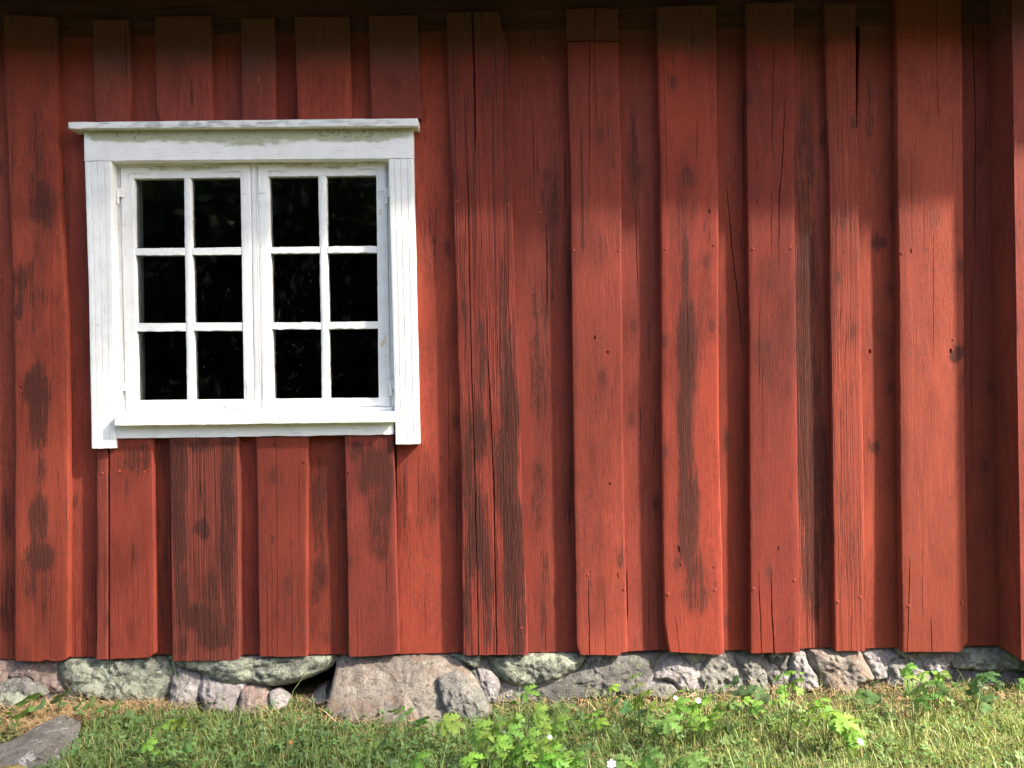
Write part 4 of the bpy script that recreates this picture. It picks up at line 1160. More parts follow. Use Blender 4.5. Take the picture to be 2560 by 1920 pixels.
# ------------------------------------------------------------------ stones lying in the grass
def ground_slab(name, pts, h, thick, mat, label, rough=.012):
    P = [G(x, y, h) for x, y in pts]
    cx, cy = sum(p.x for p in P) / len(P), sum(p.y for p in P) / len(P)
    root_z = ground_h(cx, cy)
    nseg, rings = 48, 9
    q = P + [P[0]]
    ln = [0.0]
    for a, b in zip(q, q[1:]): ln.append(ln[-1] + (b - a).length)
    out = []
    for i in range(nseg):
        s = ln[-1] * i / nseg
        k = min(max(j for j in range(len(ln)) if ln[j] <= s + 1e-9), len(P) - 1)
        out.append(q[k].lerp(q[k + 1], (s - ln[k]) / max(1e-6, ln[k + 1] - ln[k])))
    vs, fs = [], []
    for r in np.linspace(0, 1, rings)[1:]:
        for p in out:
            x, y = cx + (p.x - cx) * r, cy + (p.y - cy) * r
            z = h - .025 * r ** 4 + rough * fbm(Vector((x * 6, y * 6, 2)), 4)
            vs.append((x, y, z))
    for p in out:
        vs.append((cx + (p.x - cx) * 1.05, cy + (p.y - cy) * 1.05, h - thick))
    vs.append((cx, cy, h + rough * fbm(Vector((cx * 6, cy * 6, 2)), 4)))
    for i in range(rings - 1):
        for j in range(nseg):
            k = (j + 1) % nseg
            fs.append((i * nseg + j, (i + 1) * nseg + j, (i + 1) * nseg + k, i * nseg + k))
    for j in range(nseg):
        fs.append((len(vs) - 1, j, (j + 1) % nseg))
    me = bpy.data.meshes.new(name)
    me.from_pydata(vs, [], fs)
    bm = bmesh.new(); bm.from_mesh(me); bmesh.ops.recalc_face_normals(bm, faces=bm.faces[:]); bm.to_mesh(me); bm.free()
    me.polygons.foreach_set('use_smooth', np.ones(len(me.polygons), dtype=bool))
    return tag(new_obj(name, me, None, mat), label, 'stone')


SLAB1 = Z(0, [(-260, 920), (0, 850), (180, 760), (400, 660), (560, 615), (700, 640), (670, 760), (580, 880), (470, 1000), (280, 1040), (0, 1045), (-260, 1050)])
SLAB2 = Z(0, [(-260, 1050), (0, 1045), (200, 1035), (275, 1060), (230, 1150), (0, 1200), (-260, 1200)])
ground_slab('flat_stone', SLAB1, .045, .12, ST_SLAB, 'flat mauve-grey stone sunk in the grass at lower left, pale lichen spots')
ground_slab('mossy_stone', SLAB2, .05, .12, ST_MOSS, 'low yellow-mossy stone in the bottom left corner below the grey slab')
S1 = [G(x, y, .03) for x, y in SLAB1]
S2 = [G(x, y, .03) for x, y in SLAB2]


def on_slab(x, y):
    for S in (S1, S2):
        c = False
        j = len(S) - 1
        for i in range(len(S)):
            if (S[i].y > y) != (S[j].y > y) and x < (S[j].x - S[i].x) * (y - S[i].y) / (S[j].y - S[i].y) + S[i].x:
                c = not c
            j = i
        if c: return True
    return False


# ------------------------------------------------------------------ grass, straw, clover (uncountable)
def straw_w(x, y):
    """0..1: how bare and straw-covered the ground is"""
    d = -y
    w = max(0, 1 - abs(d - .05) / .13) * .95
    if x > .2:
        w = max(w, .72 * max(0, 1 - max(0, d - .18) / .16))
        w = max(w, .8 * math.exp(-((x - 1.75) / .4) ** 2) * max(0, 1 - d / .42))
    w = max(w, 1.3 * math.exp(-((x + 1.78) / .20) ** 2 - ((d - .17) / .13) ** 2))
    w = max(w, .95 * math.exp(-((x + .55) / .35) ** 2 - ((d - .17) / .08) ** 2))
    return min(1, max(0, w + .25 * nz(x * 6, y * 6, 9)))


def blades(n, xr, yr, hr, wr, col_fn, lie=0.0, keep=None, seed=1, nsub=1):
    r = np.random.default_rng(seed)
    X = r.uniform(*xr, n); Y = r.uniform(*yr, n)
    k = np.array([(keep(x, y) > u) for x, y, u in zip(X, Y, r.random(n))]) if keep else np.ones(n, bool)
    X, Y = X[k], Y[k]
    n = len(X)
    Zb = np.array([ground_h(x, y) for x, y in zip(X, Y)])
    Hh = r.uniform(*hr, n) * (0.6 + .8 * r.random(n) ** 2)
    Wd = r.uniform(*wr, n)
    az = r.uniform(0, 2 * np.pi, n)
    bend = r.uniform(.15, .9, n)
    fa = az + r.normal(0, .5, n) + np.pi / 2
    C = np.array([col_fn(x, y, r) for x, y in zip(X, Y)])
    V, Cc = [], []
    ts = (0, .38, .72, 1.0)
    ws = (1.0, .9, .6, 0.0)
    for t, w in zip(ts, ws):
        if lie:
            hz = Hh * t
            z = Zb + .006 + lie * Hh * np.sin(t * 2.4) * bend * .35 + r.uniform(0, .012, n)
        else:
            a = bend * t * 1.1
            hz = Hh * t * np.sin(a)
            z = Zb - .004 + Hh * t * np.cos(a)
        cx = X + np.cos(az) * hz; cy = Y + np.sin(az) * hz
        if w > 0:
            for s in (-.5, .5):
                V.append(np.stack([cx + np.cos(fa) * Wd * w * s, cy + np.sin(fa) * Wd * w * s, z], -1))
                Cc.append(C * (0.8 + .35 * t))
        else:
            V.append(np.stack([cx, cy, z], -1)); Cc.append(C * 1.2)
    V = np.stack(V, 1); Cc = np.stack(Cc, 1)     # n,7,3
    tri = np.array([(0, 1, 3), (0, 3, 2), (2, 3, 5), (2, 5, 4), (4, 5, 6)])
    F = (np.arange(n)[:, None, None] * 7 + tri[None]).reshape(-1, 3)
    return V.reshape(-1, 3), F, Cc.reshape(-1, 3)


def grass_col(x, y, r):
    g = np.array([0.18, 0.27, 0.075]); yel = np.array([0.54, 0.55, 0.21]); dk = np.array([0.11, 0.19, 0.05]); tan = np.array([0.46, 0.36, 0.19])
    f = min(1, max(0, (x - .2) / 1.2)) * .95 + .12 + .25 * nz(x * 2.5, y * 2.5, 4)
    u = r.random()
    c = g + (yel - g) * min(1, max(0, f)) * u if u > .25 else dk + (g - dk) * r.random()
    if r.random() < .04 + .05 * max(0, f): c = tan
    return c * r.uniform(.75, 1.25)


def straw_col(x, y, r):
    a, b = np.array([0.56, 0.40, 0.22]), np.array([0.34, 0.21, 0.11])
    return (a + (b - a) * r.random()) * r.uniform(.7, 1.25)


def keep_grass(x, y):
    if on_slab(x, y): return 0.02
    return max(.05, 1 - .95 * straw_w(x, y))


def add_stuff(name, parts, mat, label, cat):
    V, F, C = [], [], []
    o = 0
    for v, f, c in parts:
        V.append(v); F.append(f + o); C.append(c); o += len(v)
    ob = new_obj(name, mesh_np(name, np.concatenate(V), np.concatenate(F), np.concatenate(C)), None, mat)
    return tag(ob, label, cat, kind='stuff')


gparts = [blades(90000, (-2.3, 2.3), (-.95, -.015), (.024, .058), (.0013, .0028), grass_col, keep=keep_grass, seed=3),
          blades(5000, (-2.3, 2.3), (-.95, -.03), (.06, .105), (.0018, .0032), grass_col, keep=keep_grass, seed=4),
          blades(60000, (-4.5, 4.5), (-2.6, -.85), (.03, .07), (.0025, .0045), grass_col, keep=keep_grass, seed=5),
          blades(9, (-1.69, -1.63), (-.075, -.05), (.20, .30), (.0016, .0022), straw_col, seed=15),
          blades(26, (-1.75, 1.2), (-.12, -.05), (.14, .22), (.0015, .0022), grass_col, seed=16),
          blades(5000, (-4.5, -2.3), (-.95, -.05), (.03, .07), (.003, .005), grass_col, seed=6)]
add_stuff('grass', gparts, GRASSM, 'short green lawn grass with yellowed blades along the footing', 'grass')
sparts = [blades(8000, (-2.3, 2.3), (-.7, -.01), (.04, .12), (.0020, .0036), straw_col, lie=1.0, keep=lambda x, y: straw_w(x, y) * (1 if not on_slab(x, y) else .15), seed=8),
          blades(9000, (-2.3, -1.25), (-.42, -.02), (.06, .15), (.0019, .0034), straw_col, lie=1.0, keep=lambda x, y: max(0, straw_w(x, y) - .35) * 1.5, seed=9),
          blades(2200, (-2.3, 2.3), (-.9, -.02), (.03, .08), (.0012, .0024), straw_col, lie=1.0, seed=10)]
add_stuff('dry_straw', sparts, STRAWM, 'tan dead straw and pine litter matted against the stone footing', 'straw')


def clover(n, xr, yr, keep, seed):
    r = np.random.default_rng(seed)
    V, F, C = [], [], []
    base = 0
    for _ in range(n):
        x, y = r.uniform(*xr), r.uniform(*yr)
        if keep(x, y) < r.random(): continue
        z = ground_h(x, y) + r.uniform(.012, .045)
        s = r.uniform(.006, .0115)
        a0 = r.uniform(0, 6.28)
        tilt = r.normal(0, .35, 2)
        g = np.array([.10, .175, .06]) * r.uniform(.7, 1.4) + np.array([.02, .02, 0]) * max(0, x)
        for k in range(3):
            a = a0 + k * 2.094
            ca, sa = math.cos(a), math.sin(a)
            pts = [(0, 0)] + [(u * s, w * s) for u, w in ((.7, -.55), (1.35, -.62), (1.75, -.3), (1.62, 0), (1.75, .3), (1.35, .62), (.7, .55))]
            for i, (u, w) in enumerate(pts):
                px, py = x + ca * u - sa * w, y + sa * u + ca * w
                V.append((px, py, z + (px - x) * tilt[0] + (py - y) * tilt[1] + abs(w) * .35)); C.append(g * (1.15 if i == 4 else 1))
            for i in range(1, 7):
                F.append((base, base + i, base + i + 1))
            base += 8
    return np.array(V), np.array(F), np.array(C)


def keep_clover(x, y):
    if on_slab(x, y): return 0
    d = -y
    w = .9 if x < .15 else .5
    w *= min(1, max(.12, (d - .08) / .22))
    return w * (.55 + .9 * max(0, nz(x * 4, y * 5, 21) + .25))


add_stuff('clover', [clover(7000, (-2.2, 2.2), (-.9, -.04), keep_clover, 12)], LEAF, 'low clover leaves mixed through the grass', 'clover')

# ------------------------------------------------------------------ leafy plants
def leaflet(L, Wd, teeth, seed):
    """outline of a cut leaflet along +x, as a triangle strip about its midrib, drooping slightly"""
    r = random.Random(seed)
    n = 9
    half = []
    for i in range(n + 1):
        t = i / n
        w = (math.sin(math.pi * min(1, t ** .95) * .93 + .05) ** 1.1) * (.35 + .65 * t) * 1.15
        if i % 2 == 1 and i > 2: w *= 1.18
        elif i > 2: w *= (1 - teeth)
        half.append((t, w))
    V, F = [], []
    for i, (t, w) in enumerate(half):
        dz = -.30 * L * t * t + .02 * L
        fwd = .07 * L if i % 2 == 1 else -.03 * L
        V.append((t * L, 0, dz))
        V.append((t * L + fwd * (w > .3), w * Wd, dz + .18 * Wd * w * r.uniform(.6, 1.3)))
        V.append((t * L + fwd * (w > .3), -w * Wd, dz + .18 * Wd * w * r.uniform(.6, 1.3)))
    V[-2] = (L * 1.03, .02 * Wd, -.30 * L); V[-1] = (L * 1.03, -.02 * Wd, -.30 * L)
    for i in range(n):
        a, b = i * 3, (i + 1) * 3
        F += [(a, b, b + 1), (a, b + 1, a + 1), (a, b + 2, b), (a, a + 2, b + 2)]
    return V, F


def make_leaf_mesh(kind, seed):
    """a whole leaf of unit radius lying flat: three (or five) cut leaflets, or a rounded lobed blade"""
    r = random.Random(seed)
    V, F = [], []
    if kind == 'cut':
        spec = [(0, 1.0, .30), (.95, .86, .27), (-.95, .86, .27), (1.75, .62, .20), (-1.75, .62, .20)]
        for a, L, w in spec:
            a += r.uniform(-.15, .15)
            v, f = leaflet(L * r.uniform(.88, 1.08), w * r.uniform(.9, 1.15), .56, r.random())
            o = len(V)
            ca, sa = math.cos(a), math.sin(a)
            tz = r.uniform(-.12, .12)
            V += [(ca * x - sa * y, sa * x + ca * y, z + tz * abs(x)) for x, y, z in v]
            F += [(p + o, q + o, s + o) for p, q, s in f]
    else:
        V.append((0, 0, 0))
        n = 22
        for i in range(n + 1):
            a = -2.75 + 5.5 * i / n
            rr = (.72 + .12 * math.cos(3 * a)) * (1.0 + (.07 if i % 2 else -.05)) * r.uniform(.95, 1.05)
            V.append((rr * math.cos(a) + .15, rr * math.sin(a), .12 * rr * math.cos(3 * a) - .15 * rr * rr))
        F = [(0, i, i + 1) for i in range(1, n + 1)]
    return V, F


LEAF_SRC = {'cut': [make_leaf_mesh('cut', s) for s in range(6)], 'round': [make_leaf_mesh('round', s) for s in range(3)]}


def leaf_obj(parent, pos, size, az, tilt, col, kind, name='leaf'):
    V, F = random.choice(LEAF_SRC[kind])
    M = Matrix.Rotation(az, 3, 'Z') @ Matrix.Rotation(tilt[0], 3, 'X') @ Matrix.Rotation(tilt[1], 3, 'Y')
    vs = [M @ (Vector(v) * size) for v in V]
    c = np.array([np.array(col) * (1.0 + .18 * (random.random() - .5)) for _ in V])
    me = mesh_np(name, [tuple(v) for v in vs], F, c, smooth=True)
    o = new_obj(name, me, parent, LEAF)
    o.location = pos
    return o


def tube_mesh(name, pts, rads, seg=6):
    V, F = [], []
    for i, p in enumerate(pts):
        d = (Vector(pts[min(i + 1, len(pts) - 1)]) - Vector(pts[max(0, i - 1)])).normalized()
        u = d.orthogonal().normalized(); w = d.cross(u)
        for k in range(seg):
            a = 2 * math.pi * k / seg
            V.append(tuple(Vector(p) + (u * math.cos(a) + w * math.sin(a)) * rads[i]))
    for i in range(len(pts) - 1):
        for k in range(seg):
            F.append((i * seg + k, i * seg + (k + 1) % seg, (i + 1) * seg + (k + 1) % seg, (i + 1) * seg + k))
    return V, F


STEM_TINT = (.10, .13, .04)


def plant(name, label, leaves, kind='cut', col=(.20, .33, .045), flowers=(), group='leafy plants in front of the footing'):
    """leaves: (px, py, radius px, height m)"""
    leaves = [(px, py, r, h * 1.2 + .018) for px, py, r, h in leaves]
    pts = [G(px, py, h) for px, py, r, h in leaves]
    rx = sum(p.x for p in pts) / len(pts); ry = sum(p.y for p in pts) / len(pts) + .02
    ry = min(ry, -.03)
    gz = ground_h(rx, ry)
    root = empty(name, (rx, ry, gz - .004))
    tag(root, label, 'plant', group)
    for (px, py, r, h), p in zip(leaves, pts):
        k = (CAM_D + p.y) / F_PX
        if p.y > -.025: p.y = -.025
        loc = p - Vector((rx, ry, gz - .004))
        size = r * k * 1.3
        leaf_obj(root, loc, size, random.uniform(-2.6, -.5), (random.uniform(.35, .95), random.uniform(-.25, .25)),
                 tuple(c * random.uniform(.85, 1.15) for c in col), kind)
        for q in range(random.choice((0, 1, 1, 2)) if kind == 'cut' else random.choice((0, 1))):
            off = Vector((random.uniform(-1, 1) * size * .9, random.uniform(-.5, .5) * size, random.uniform(-.75, .1) * size))
            if (loc + off).z < .012: off.z = .012 - loc.z
            leaf_obj(root, loc + off, size * random.uniform(.5, .85), random.uniform(-3, 3), (random.uniform(.0, .7), random.uniform(-.35, .35)),
                     tuple(c * random.uniform(.7, 1.0) for c in col), kind)
            v, f = tube_mesh('stem', [(0, 0, 0), tuple((loc + off) * .5), tuple(loc + off)], [.0012, .001, .0007], 5)
            new_obj('stem', mesh_np('stem', v, f, np.tile(np.array(STEM_TINT), (len(v), 1)), smooth=True), root, LEAF)
        mid = Vector((loc.x * .35, loc.y * .35, loc.z * .6))
        v, f = tube_mesh('stem', [(0, 0, 0), tuple(mid), tuple(loc)], [.0016, .0013, .0009], 5)
        me = mesh_np('stem', v, f, np.tile(np.array(STEM_TINT), (len(v), 1)), smooth=True)
        new_obj('stem', me, root, LEAF)
    for (px, py, r, h) in flowers:
        h = h * 1.25 + .035
        p = G(px, py, h) - Vector((rx, ry, gz - .004))
        k = (CAM_D + G(px, py, h).y) / F_PX
        V, F = [], []
        for q in range(6):
            a = q * 1.047 + .3
            ca, sa = math.cos(a), math.sin(a)
            o = len(V)
            for u, w, z in ((.1, 0, 0), (.5, .28, .12), (.9, .26, .2), (1.0, 0, .2), (.9, -.26, .2), (.5, -.28, .12)):
                V.append(((ca * u - sa * w) * r * k, (sa * u + ca * w) * r * k, z * r * k))
            F += [(o, o + 1, o + 5), (o + 1, o + 2, o + 5), (o + 2, o + 4, o + 5), (o + 2, o + 3, o + 4)]
        me = mesh_np('flower', V, F, smooth=True)
        fo = new_obj('flower', me, root, PETAL)
        fo.location = p
        fo.rotation_euler = (.7, random.uniform(-.3, .3), 0)
        v, f = tube_mesh('flower_stalk', [(0, 0, 0), tuple(p * .5), tuple(p)], [.0012, .001, .0008], 5)
        new_obj('flower_stalk', mesh_np('flower_stalk', v, f, np.tile(np.array(STEM_TINT), (len(v), 1))), root, LEAF)
    return root


BR = (.22, .38, .065)
MD = (.18, .31, .08)
DK = (.10, .18, .065)
plant('wood_anemone', 'pair of bright cut leaves in the lawn below the left window sash', [(413, 1808, 36, .09), (457, 1800, 34, .09)], col=BR)
plant('wood_anemone', 'single small cut leaf in the lawn, leftmost of the bright leaves', [(367, 1857, 27, .08)], col=BR)
plant('wood_anemone', 'loose pale cut leaves at the lawn edge under the round boulder', [(434, 1863, 26, .07), (468, 1855, 26, .07), (495, 1902, 30, .06)], col=MD)
plant('wood_anemone', 'single bright cut leaf against the rusty foot of the tan boulder', [(1110, 1802, 36, .09)], col=BR)
plant('wood_anemone', 'bright leafy clump at the right foot of the tan boulder', [(1187, 1820, 42, .10), (1236, 1820, 32, .09), (1170, 1892, 34, .08), (1214, 1878, 26, .08), (1200, 1850, 34, .10), (1245, 1858, 32, .10), (1190, 1905, 30, .07), (1240, 1895, 30, .08)], col=BR)
plant('wood_anemone', 'low cut-leaved plant at the bottom edge in front of the tan boulder', [(1039, 1898, 38, .08), (1062, 1876, 24, .07)], col=BR)
plant('wood_anemone', 'dull dark green cut leaf in the lawn before the tan boulder', [(955, 1857, 36, .07), (985, 1880, 24, .05)], col=DK)
plant('wood_anemone', 'upright bright leaves standing before the dark gap right of the tan boulder', [(1313, 1730, 30, .13), (1338, 1779, 34, .11)], col=BR)
plant('wood_anemone', 'largest bright leafy clump, at the bottom edge under the split board', [(1297, 1802, 34, .11), (1390, 1808, 36, .11), (1355, 1826, 32, .10), (1297, 1860, 36, .10), (1334, 1862, 32, .10), (1375, 1882, 36, .09), (1412, 1880, 32, .09), (1330, 1905, 30, .07), (1420, 1912, 30, .06), (1285, 1900, 28, .07), (1320, 1838, 34, .12), (1272, 1828, 32, .10), (1352, 1862, 34, .11), (1395, 1850, 30, .11), (1308, 1885, 34, .09), (1352, 1902, 34, .08), (1440, 1895, 28, .08)], col=BR, flowers=[(1375, 1843, 6, .12)])
plant('wood_anemone', 'bright leaves in the straw between the big clump and the tall plant', [(1488, 1782, 32, .10), (1484, 1808, 26, .08), (1468, 1798, 22, .08)], col=BR)
plant('wood_anemone', 'tiny bright leaf close against the dark sloping stone', [(1530, 1716, 20, .09)], col=BR)
plant('wood_anemone', 'tall bright plant rising in front of the dark stone joint', [(1588, 1688, 24, .21), (1598, 1711, 24, .17), (1595, 1742, 36, .12), (1622, 1770, 22, .07)], col=BR)
plant('wood_anemone', 'spreading cut leaves in the straw below the tall plant', [(1668, 1798, 40, .09), (1618, 1800, 22, .08)], col=MD)
plant('wood_anemone', 'white-flowered plant in front of the lumpy pale mortar', [(1691, 1762, 34, .11), (1697, 1728, 28, .12), (1730, 1762, 26, .10)], col=BR, flowers=[(1689, 1745, 6, .14)])
plant('wood_anemone', 'bushy plant with one white flower under the dark-streaked board', [(1754, 1748, 36, .12), (1728, 1797, 32, .10), (1772, 1797, 38, .10), (1790, 1770, 26, .09)], col=BR, flowers=[(1746, 1752, 8, .15)])
plant('wood_anemone', 'cut-leaved plant below the grey blocks right of the flowering bush', [(1824, 1759, 36, .10), (1806, 1718, 24, .11)], col=MD)
plant('wood_anemone', 'small yellowish leaf pair below the grey blocks', [(1882, 1765, 28, .08), (1862, 1748, 18, .08)], col=BR)
plant('wood_anemone', 'large blurred pale leaves at the bottom edge beside the white flower', [(1618, 1890, 44, .10), (1532, 1898, 38, .09), (1576, 1912, 40, .08)], col=MD, flowers=[(1529, 1911, 12, .13)])
plant('wood_anemone', 'large spreading leaf at the bottom edge right of the white flower', [(1725, 1893, 46, .09), (1690, 1906, 34, .07), (1762, 1905, 34, .07)], col=MD)
plant('wood_anemone', 'bright leaf pair against the pale mortar lump, tallest at right', [(1958, 1684, 34, .20), (1986, 1702, 30, .17)], col=BR)
plant('wood_anemone', 'small bright rosette below the pale mortar lump', [(1949, 1747, 22, .07), (1950, 1722, 22, .08)], col=BR)
plant('wood_anemone', 'long leaning bright plant with a white flower at its tip', [(2044, 1750, 34, .12), (2034, 1768, 32, .10), (2070, 1780, 40, .11), (2094, 1797, 40, .10), (2112, 1810, 34, .08), (2128, 1832, 36, .06), (2000, 1795, 24, .06)], col=BR, flowers=[(2151, 1855, 9, .07)])
plant('wood_anemone', 'drooping pale leaves in front of the small round stone at right', [(2264, 1669, 30, .22), (2306, 1682, 20, .19)], col=BR)
plant('wood_anemone', 'low cluster of leaves below the small round stone at right', [(2267, 1722, 30, .09), (2306, 1712, 34, .11), (2299, 1749, 30, .07)], col=MD)
plant('wood_anemone', 'slender drooping leaves by the dark gap beside the right-hand stone', [(2348, 1681, 24, .17), (2330, 1700, 18, .12)], col=BR)
plant('wood_anemone', 'dark leaves against the big grey stone near the corner', [(2464, 1687, 30, .11), (2440, 1694, 26, .09), (2490, 1710, 20, .06)], col=DK)
plant('wood_anemone', 'leaves at the right picture edge below the corner box', [(2550, 1708, 24, .09)], col=MD)
GR2 = 'round-leaved plants along the footing'
plant('ground_ivy', 'round leaf standing in straw left of the small round stone', [(2186, 1704, 17, .06)], 'round', DK, group=GR2)
plant('ground_ivy', 'grey-green round leaves in a row below the tan stone at right', [(2172, 1742, 20, .05), (2150, 1735, 17, .05), (2190, 1745, 15, .04)], 'round', DK, group=GR2)
plant('ground_ivy', 'round leaves in the straw under the widest board', [(2389, 1710, 15, .06), (2350, 1725, 17, .05), (2340, 1700, 14, .05)], 'round', MD, group=GR2)
plant('ground_ivy', 'trail of round leaves in the dry grass under the corner box', [(2426, 1722, 18, .07), (2464, 1742, 17, .06), (2461, 1768, 16, .05), (2440, 1735, 14, .05)], 'round', DK, group=GR2)
plant('ground_ivy', 'dark round leaves crowding below the grey blocks in mid footing', [(1845, 1725, 18, .08), (1870, 1722, 18, .07), (1895, 1730, 17, .07), (1835, 1700, 15, .10), (1910, 1745, 16, .05), (1865, 1738, 16, .05)], 'round', DK, group=GR2)
plant('ground_ivy', 'round leaves by the rusty foot of the tan boulder', [(1036, 1816, 20, .06), (1060, 1800, 18, .06), (1018, 1778, 16, .07), (1000, 1772, 14, .05), (985, 1776, 14, .05)], 'round', MD, group=GR2)
plant('ground_ivy', 'round leaves on the straw patch above the flat slab', [(156, 1736, 20, .08), (148, 1746, 18, .05), (100, 1762, 15, .05)], 'round', DK, group=GR2)
plant('ground_ivy', 'round leaves in the grass at the left picture edge', [(55, 1785, 20, .05), (62, 1752, 18, .05), (90, 1740, 16, .06), (40, 1770, 14, .04)], 'round', MD, group=GR2)
plant('ground_ivy', 'pale round leaves at the edge of the straw below the lichened stone', [(194, 1763, 17, .06), (222, 1757, 20, .06), (250, 1770, 17, .05), (290, 1760, 15, .05)], 'round', MD, group=GR2)
plant('ground_ivy', 'small round leaves in the straw between tall plant and big clump', [(1560, 1768, 16, .05), (1596, 1782, 16, .05), (1578, 1775, 13, .04), (1538, 1752, 14, .05)], 'round', DK, group=GR2)


# a few fallen leaves
def dry_leaf(px, py, size, label, col=(.42, .17, .06)):
    p = G(px, py, .035)
    V = [(0, 0, 0), (.3, .25, .1), (.7, .3, .16), (1, 0, .06), (.7, -.28, .1), (.3, -.22, .14), (.5, 0, -.02)]
    F = [(6, 0, 1), (6, 1, 2), (6, 2, 3), (6, 3, 4), (6, 4, 5), (6, 5, 0)]
    a = random.uniform(0, 6.28)
    M = Matrix.Rotation(a, 3, 'Z') @ Matrix.Rotation(.4, 3, 'X')
    me = mesh_np('fallen_leaf', [tuple(M @ (Vector(v) * size)) for v in V], F, np.tile(np.array(col), (7, 1)))
    o = new_obj('fallen_leaf', me, None, STRAWM)
    o.location = p
    tag(o, label, 'fallen leaf', 'fallen leaves on the ground')


dry_leaf(935, 1851, .032, 'orange fallen leaf in the grass before the tan boulder', (.55, .22, .08))
dry_leaf(725, 1862, .028, 'brown fallen leaf in the lawn below the hollow', (.30, .13, .06))
dry_leaf(2250, 1741, .034, 'tan fallen leaf in the straw below the small round stone', (.45, .22, .10))
dry_leaf(2404, 1718, .030, 'orange fallen leaf in the straw under the widest board', (.50, .25, .11))
dry_leaf(1890, 1857, .030, 'orange fallen leaf in the lawn right of the bushes', (.55, .28, .10))
dry_leaf(2050, 1706, .036, 'brown fallen leaf lying against the tan stone at right', (.40, .21, .10))

# ------------------------------------------------------------------ trees behind the viewer: they shade the left part of the wall and show dark in the panes
def crown_mesh(name, n, rx, rz, leaf, seed, cone=False, tint=(.05, .085, .022)):
    r = np.random.default_rng(seed)
    nb = 46
    if cone:
        t = r.random(nb) ** .8
        ang = r.uniform(0, 6.28, nb)
        rad = rx * (1 - t) * r.uniform(.35, 1, nb)
        cl = np.stack([np.cos(ang) * rad, np.sin(ang) * rad, rz * (2 * t - 1)], -1)
        cs = .2 * rx + .28 * rx * (1 - t)
    else:
        d = r.normal(size=(nb, 3)); d /= np.linalg.norm(d, axis=1)[:, None]
        cl = d * (r.random(nb) ** .45)[:, None] * np.array([rx, rx, rz]) * .85
        cs = r.uniform(.2, .38, nb) * rx
    w = r.integers(0, nb, n)
    g = r.normal(size=(n, 3)) * .52
    P = cl[w] + g * cs[w][:, None] * np.array([1, 1, .75])
    a = r.normal(size=(n, 3)); a /= np.linalg.norm(a, axis=1)[:, None]
    b = np.cross(a, r.normal(size=(n, 3))); b /= np.linalg.norm(b, axis=1)[:, None]
    s = leaf * r.uniform(.6, 1.3, n)[:, None]
    V = np.stack([P - a * s, P + b * s * .55, P + a * s, P - b * s * .55], 1).reshape(-1, 3)
    F = np.arange(n * 4).reshape(n, 4)
    c = np.array(tint) * r.uniform(.6, 1.45, n)[:, None]
    return mesh_np(name, V, F, np.repeat(c, 4, axis=0))


def trunk_mesh(name, h, r0, seed, limbs=7, spread=1.6):
    rr = random.Random(seed)
    V, F = [], []
    def add(pts, rads):
        v, f = tube_mesh('t', pts, rads, 8)
        o = len(V); V.extend(v); F.extend([tuple(i + o for i in q) for q in f])
    pts = [(0.12 * nz(i * .6, seed), .12 * nz(i * .6, seed + 9), h * i / 8) for i in range(9)]
    add(pts, [r0 * (1 - .1 * i) * (1.25 if i == 0 else 1) for i in range(9)])
    for k in range(limbs):
        i = 3 + k % 5
        a = rr.uniform(0, 6.28)
        p = Vector(pts[i])
        L = spread * rr.uniform(.6, 1.1)
        q = [tuple(p + Vector((math.cos(a) * L * t, math.sin(a) * L * t, L * .7 * t ** .8))) for t in (0, .35, .7, 1)]
        add(q, [r0 * .42, r0 * .3, r0 * .18, r0 * .06])
    return mesh_np(name, V, F, smooth=True)


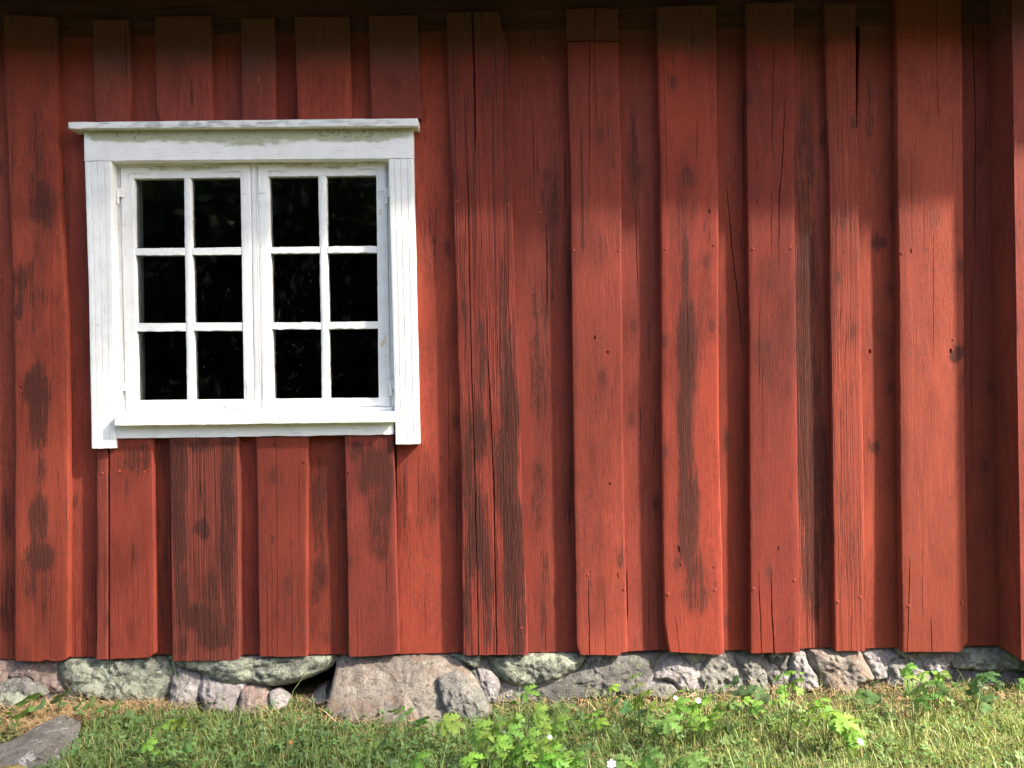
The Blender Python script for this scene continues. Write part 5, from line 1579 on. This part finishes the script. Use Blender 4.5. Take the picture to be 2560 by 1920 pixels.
TREE_LABEL = 'dark leafy tree of the wood mirrored dimly in the window panes'
cr1 = crown_mesh('crown', 9000, 2.4, 3.2, .15, 31, False, (.026, .044, .014))
cr2 = crown_mesh('crown', 9000, 2.0, 4.2, .14, 32, True, (.018, .032, .013))
tk1 = trunk_mesh('trunk', 7.0, .20, 5)
tk2 = trunk_mesh('trunk', 9.0, .19, 6, 5, .8)
for m_ in (cr1, cr2): m_.materials.append(LEAF)
for m_ in (tk1, tk2): m_.materials.append(BARK)
k = 0
for row, (yy, n, x0, x1) in enumerate(((-15.5, 8, -15, 13.0), (-19.0, 9, -20, 17.0), (-23.0, 9, -26, 22))):
    for i in range(n):
        x = x0 + (x1 - x0) * (i + .5) / n + random.uniform(-.6, .6)
        y = yy + random.uniform(-1, 1)
        con = (k % 3 == 1)
        root = empty('spruce_tree' if con else 'forest_tree', (x, y, 0))
        s = random.uniform(.8, 1.0)
        root.scale = (s, s, s * random.uniform(.95, 1.1))
        root.rotation_euler.z = random.uniform(0, 6.28)
        tag(root, 'dark conical spruce of the wood mirrored dimly in the window panes' if con else TREE_LABEL, 'tree',
            'spruces of the wood behind the viewer' if con else 'leafy trees of the wood behind the viewer')
        c = new_obj('crown', cr2 if con else cr1, root); c.location = (0, 0, 4.9 if con else 4.4)
        new_obj('trunk', tk2 if con else tk1, root)
        k += 1
fw = crown_mesh('far_wood', 30000, 1.0, 1.0, .5, 40, False, (.018, .03, .011))
co = np.empty(len(fw.vertices) * 3, dtype=np.float32)
fw.vertices.foreach_get('co', co)
co = co.reshape(-1, 3)
r = np.random.default_rng(41)
n4 = len(co) // 4
cen = np.stack([r.uniform(-45, 40, n4), r.uniform(-34, -28, n4), r.uniform(0, 10, n4)], -1)
co = (co.reshape(n4, 4, 3) - co.reshape(n4, 4, 3).mean(1, keepdims=True)) * 1.6 + cen[:, None]
fw.vertices.foreach_set('co', co.astype(np.float32).ravel())
fw.update()
tag(new_obj('far_wood', fw, None, LEAF), 'dark mass of forest far behind the viewer', 'forest', kind='stuff')
# the tree whose thin crown dapples the left half of the wall and lawn
sh = empty('shade_tree', (4.1, -3.1, 0))
tag(sh, 'slender thin-crowned tree that dapples the left part of the wall with shade', 'tree')
scr = crown_mesh('crown', 1700, 1.35, 1.5, .07, 51, False, (.07, .12, .03))
co_ = new_obj('crown', scr, sh, LEAF)
co_.location = (.35, 0, 7.4)
new_obj('trunk', trunk_mesh('trunk', 7.0, .10, 8, 7, .9), sh, BARK)
co2 = new_obj('crown', crown_mesh('crown', 550, 1.35, .7, .07, 52, False, (.07, .12, .03)), sh, LEAF)
co2.location = (.75, 0, 5.75)

# a second thin tree whose outer twigs break the edge of the eave's shadow
sh2 = empty('shade_tree', (10.1, -3.3, 0))
tag(sh2, 'tall thin-crowned tree to the right behind the viewer that breaks the eave shadow', 'tree')
c2 = new_obj('crown', crown_mesh('crown', 900, 1.7, .65, .06, 57, False, (.07, .12, .03)), sh2, LEAF)
c2.location = (-1.5, 0, 9.8)
new_obj('trunk', trunk_mesh('trunk', 9.2, .10, 11, 7, 1.3), sh2, BARK)
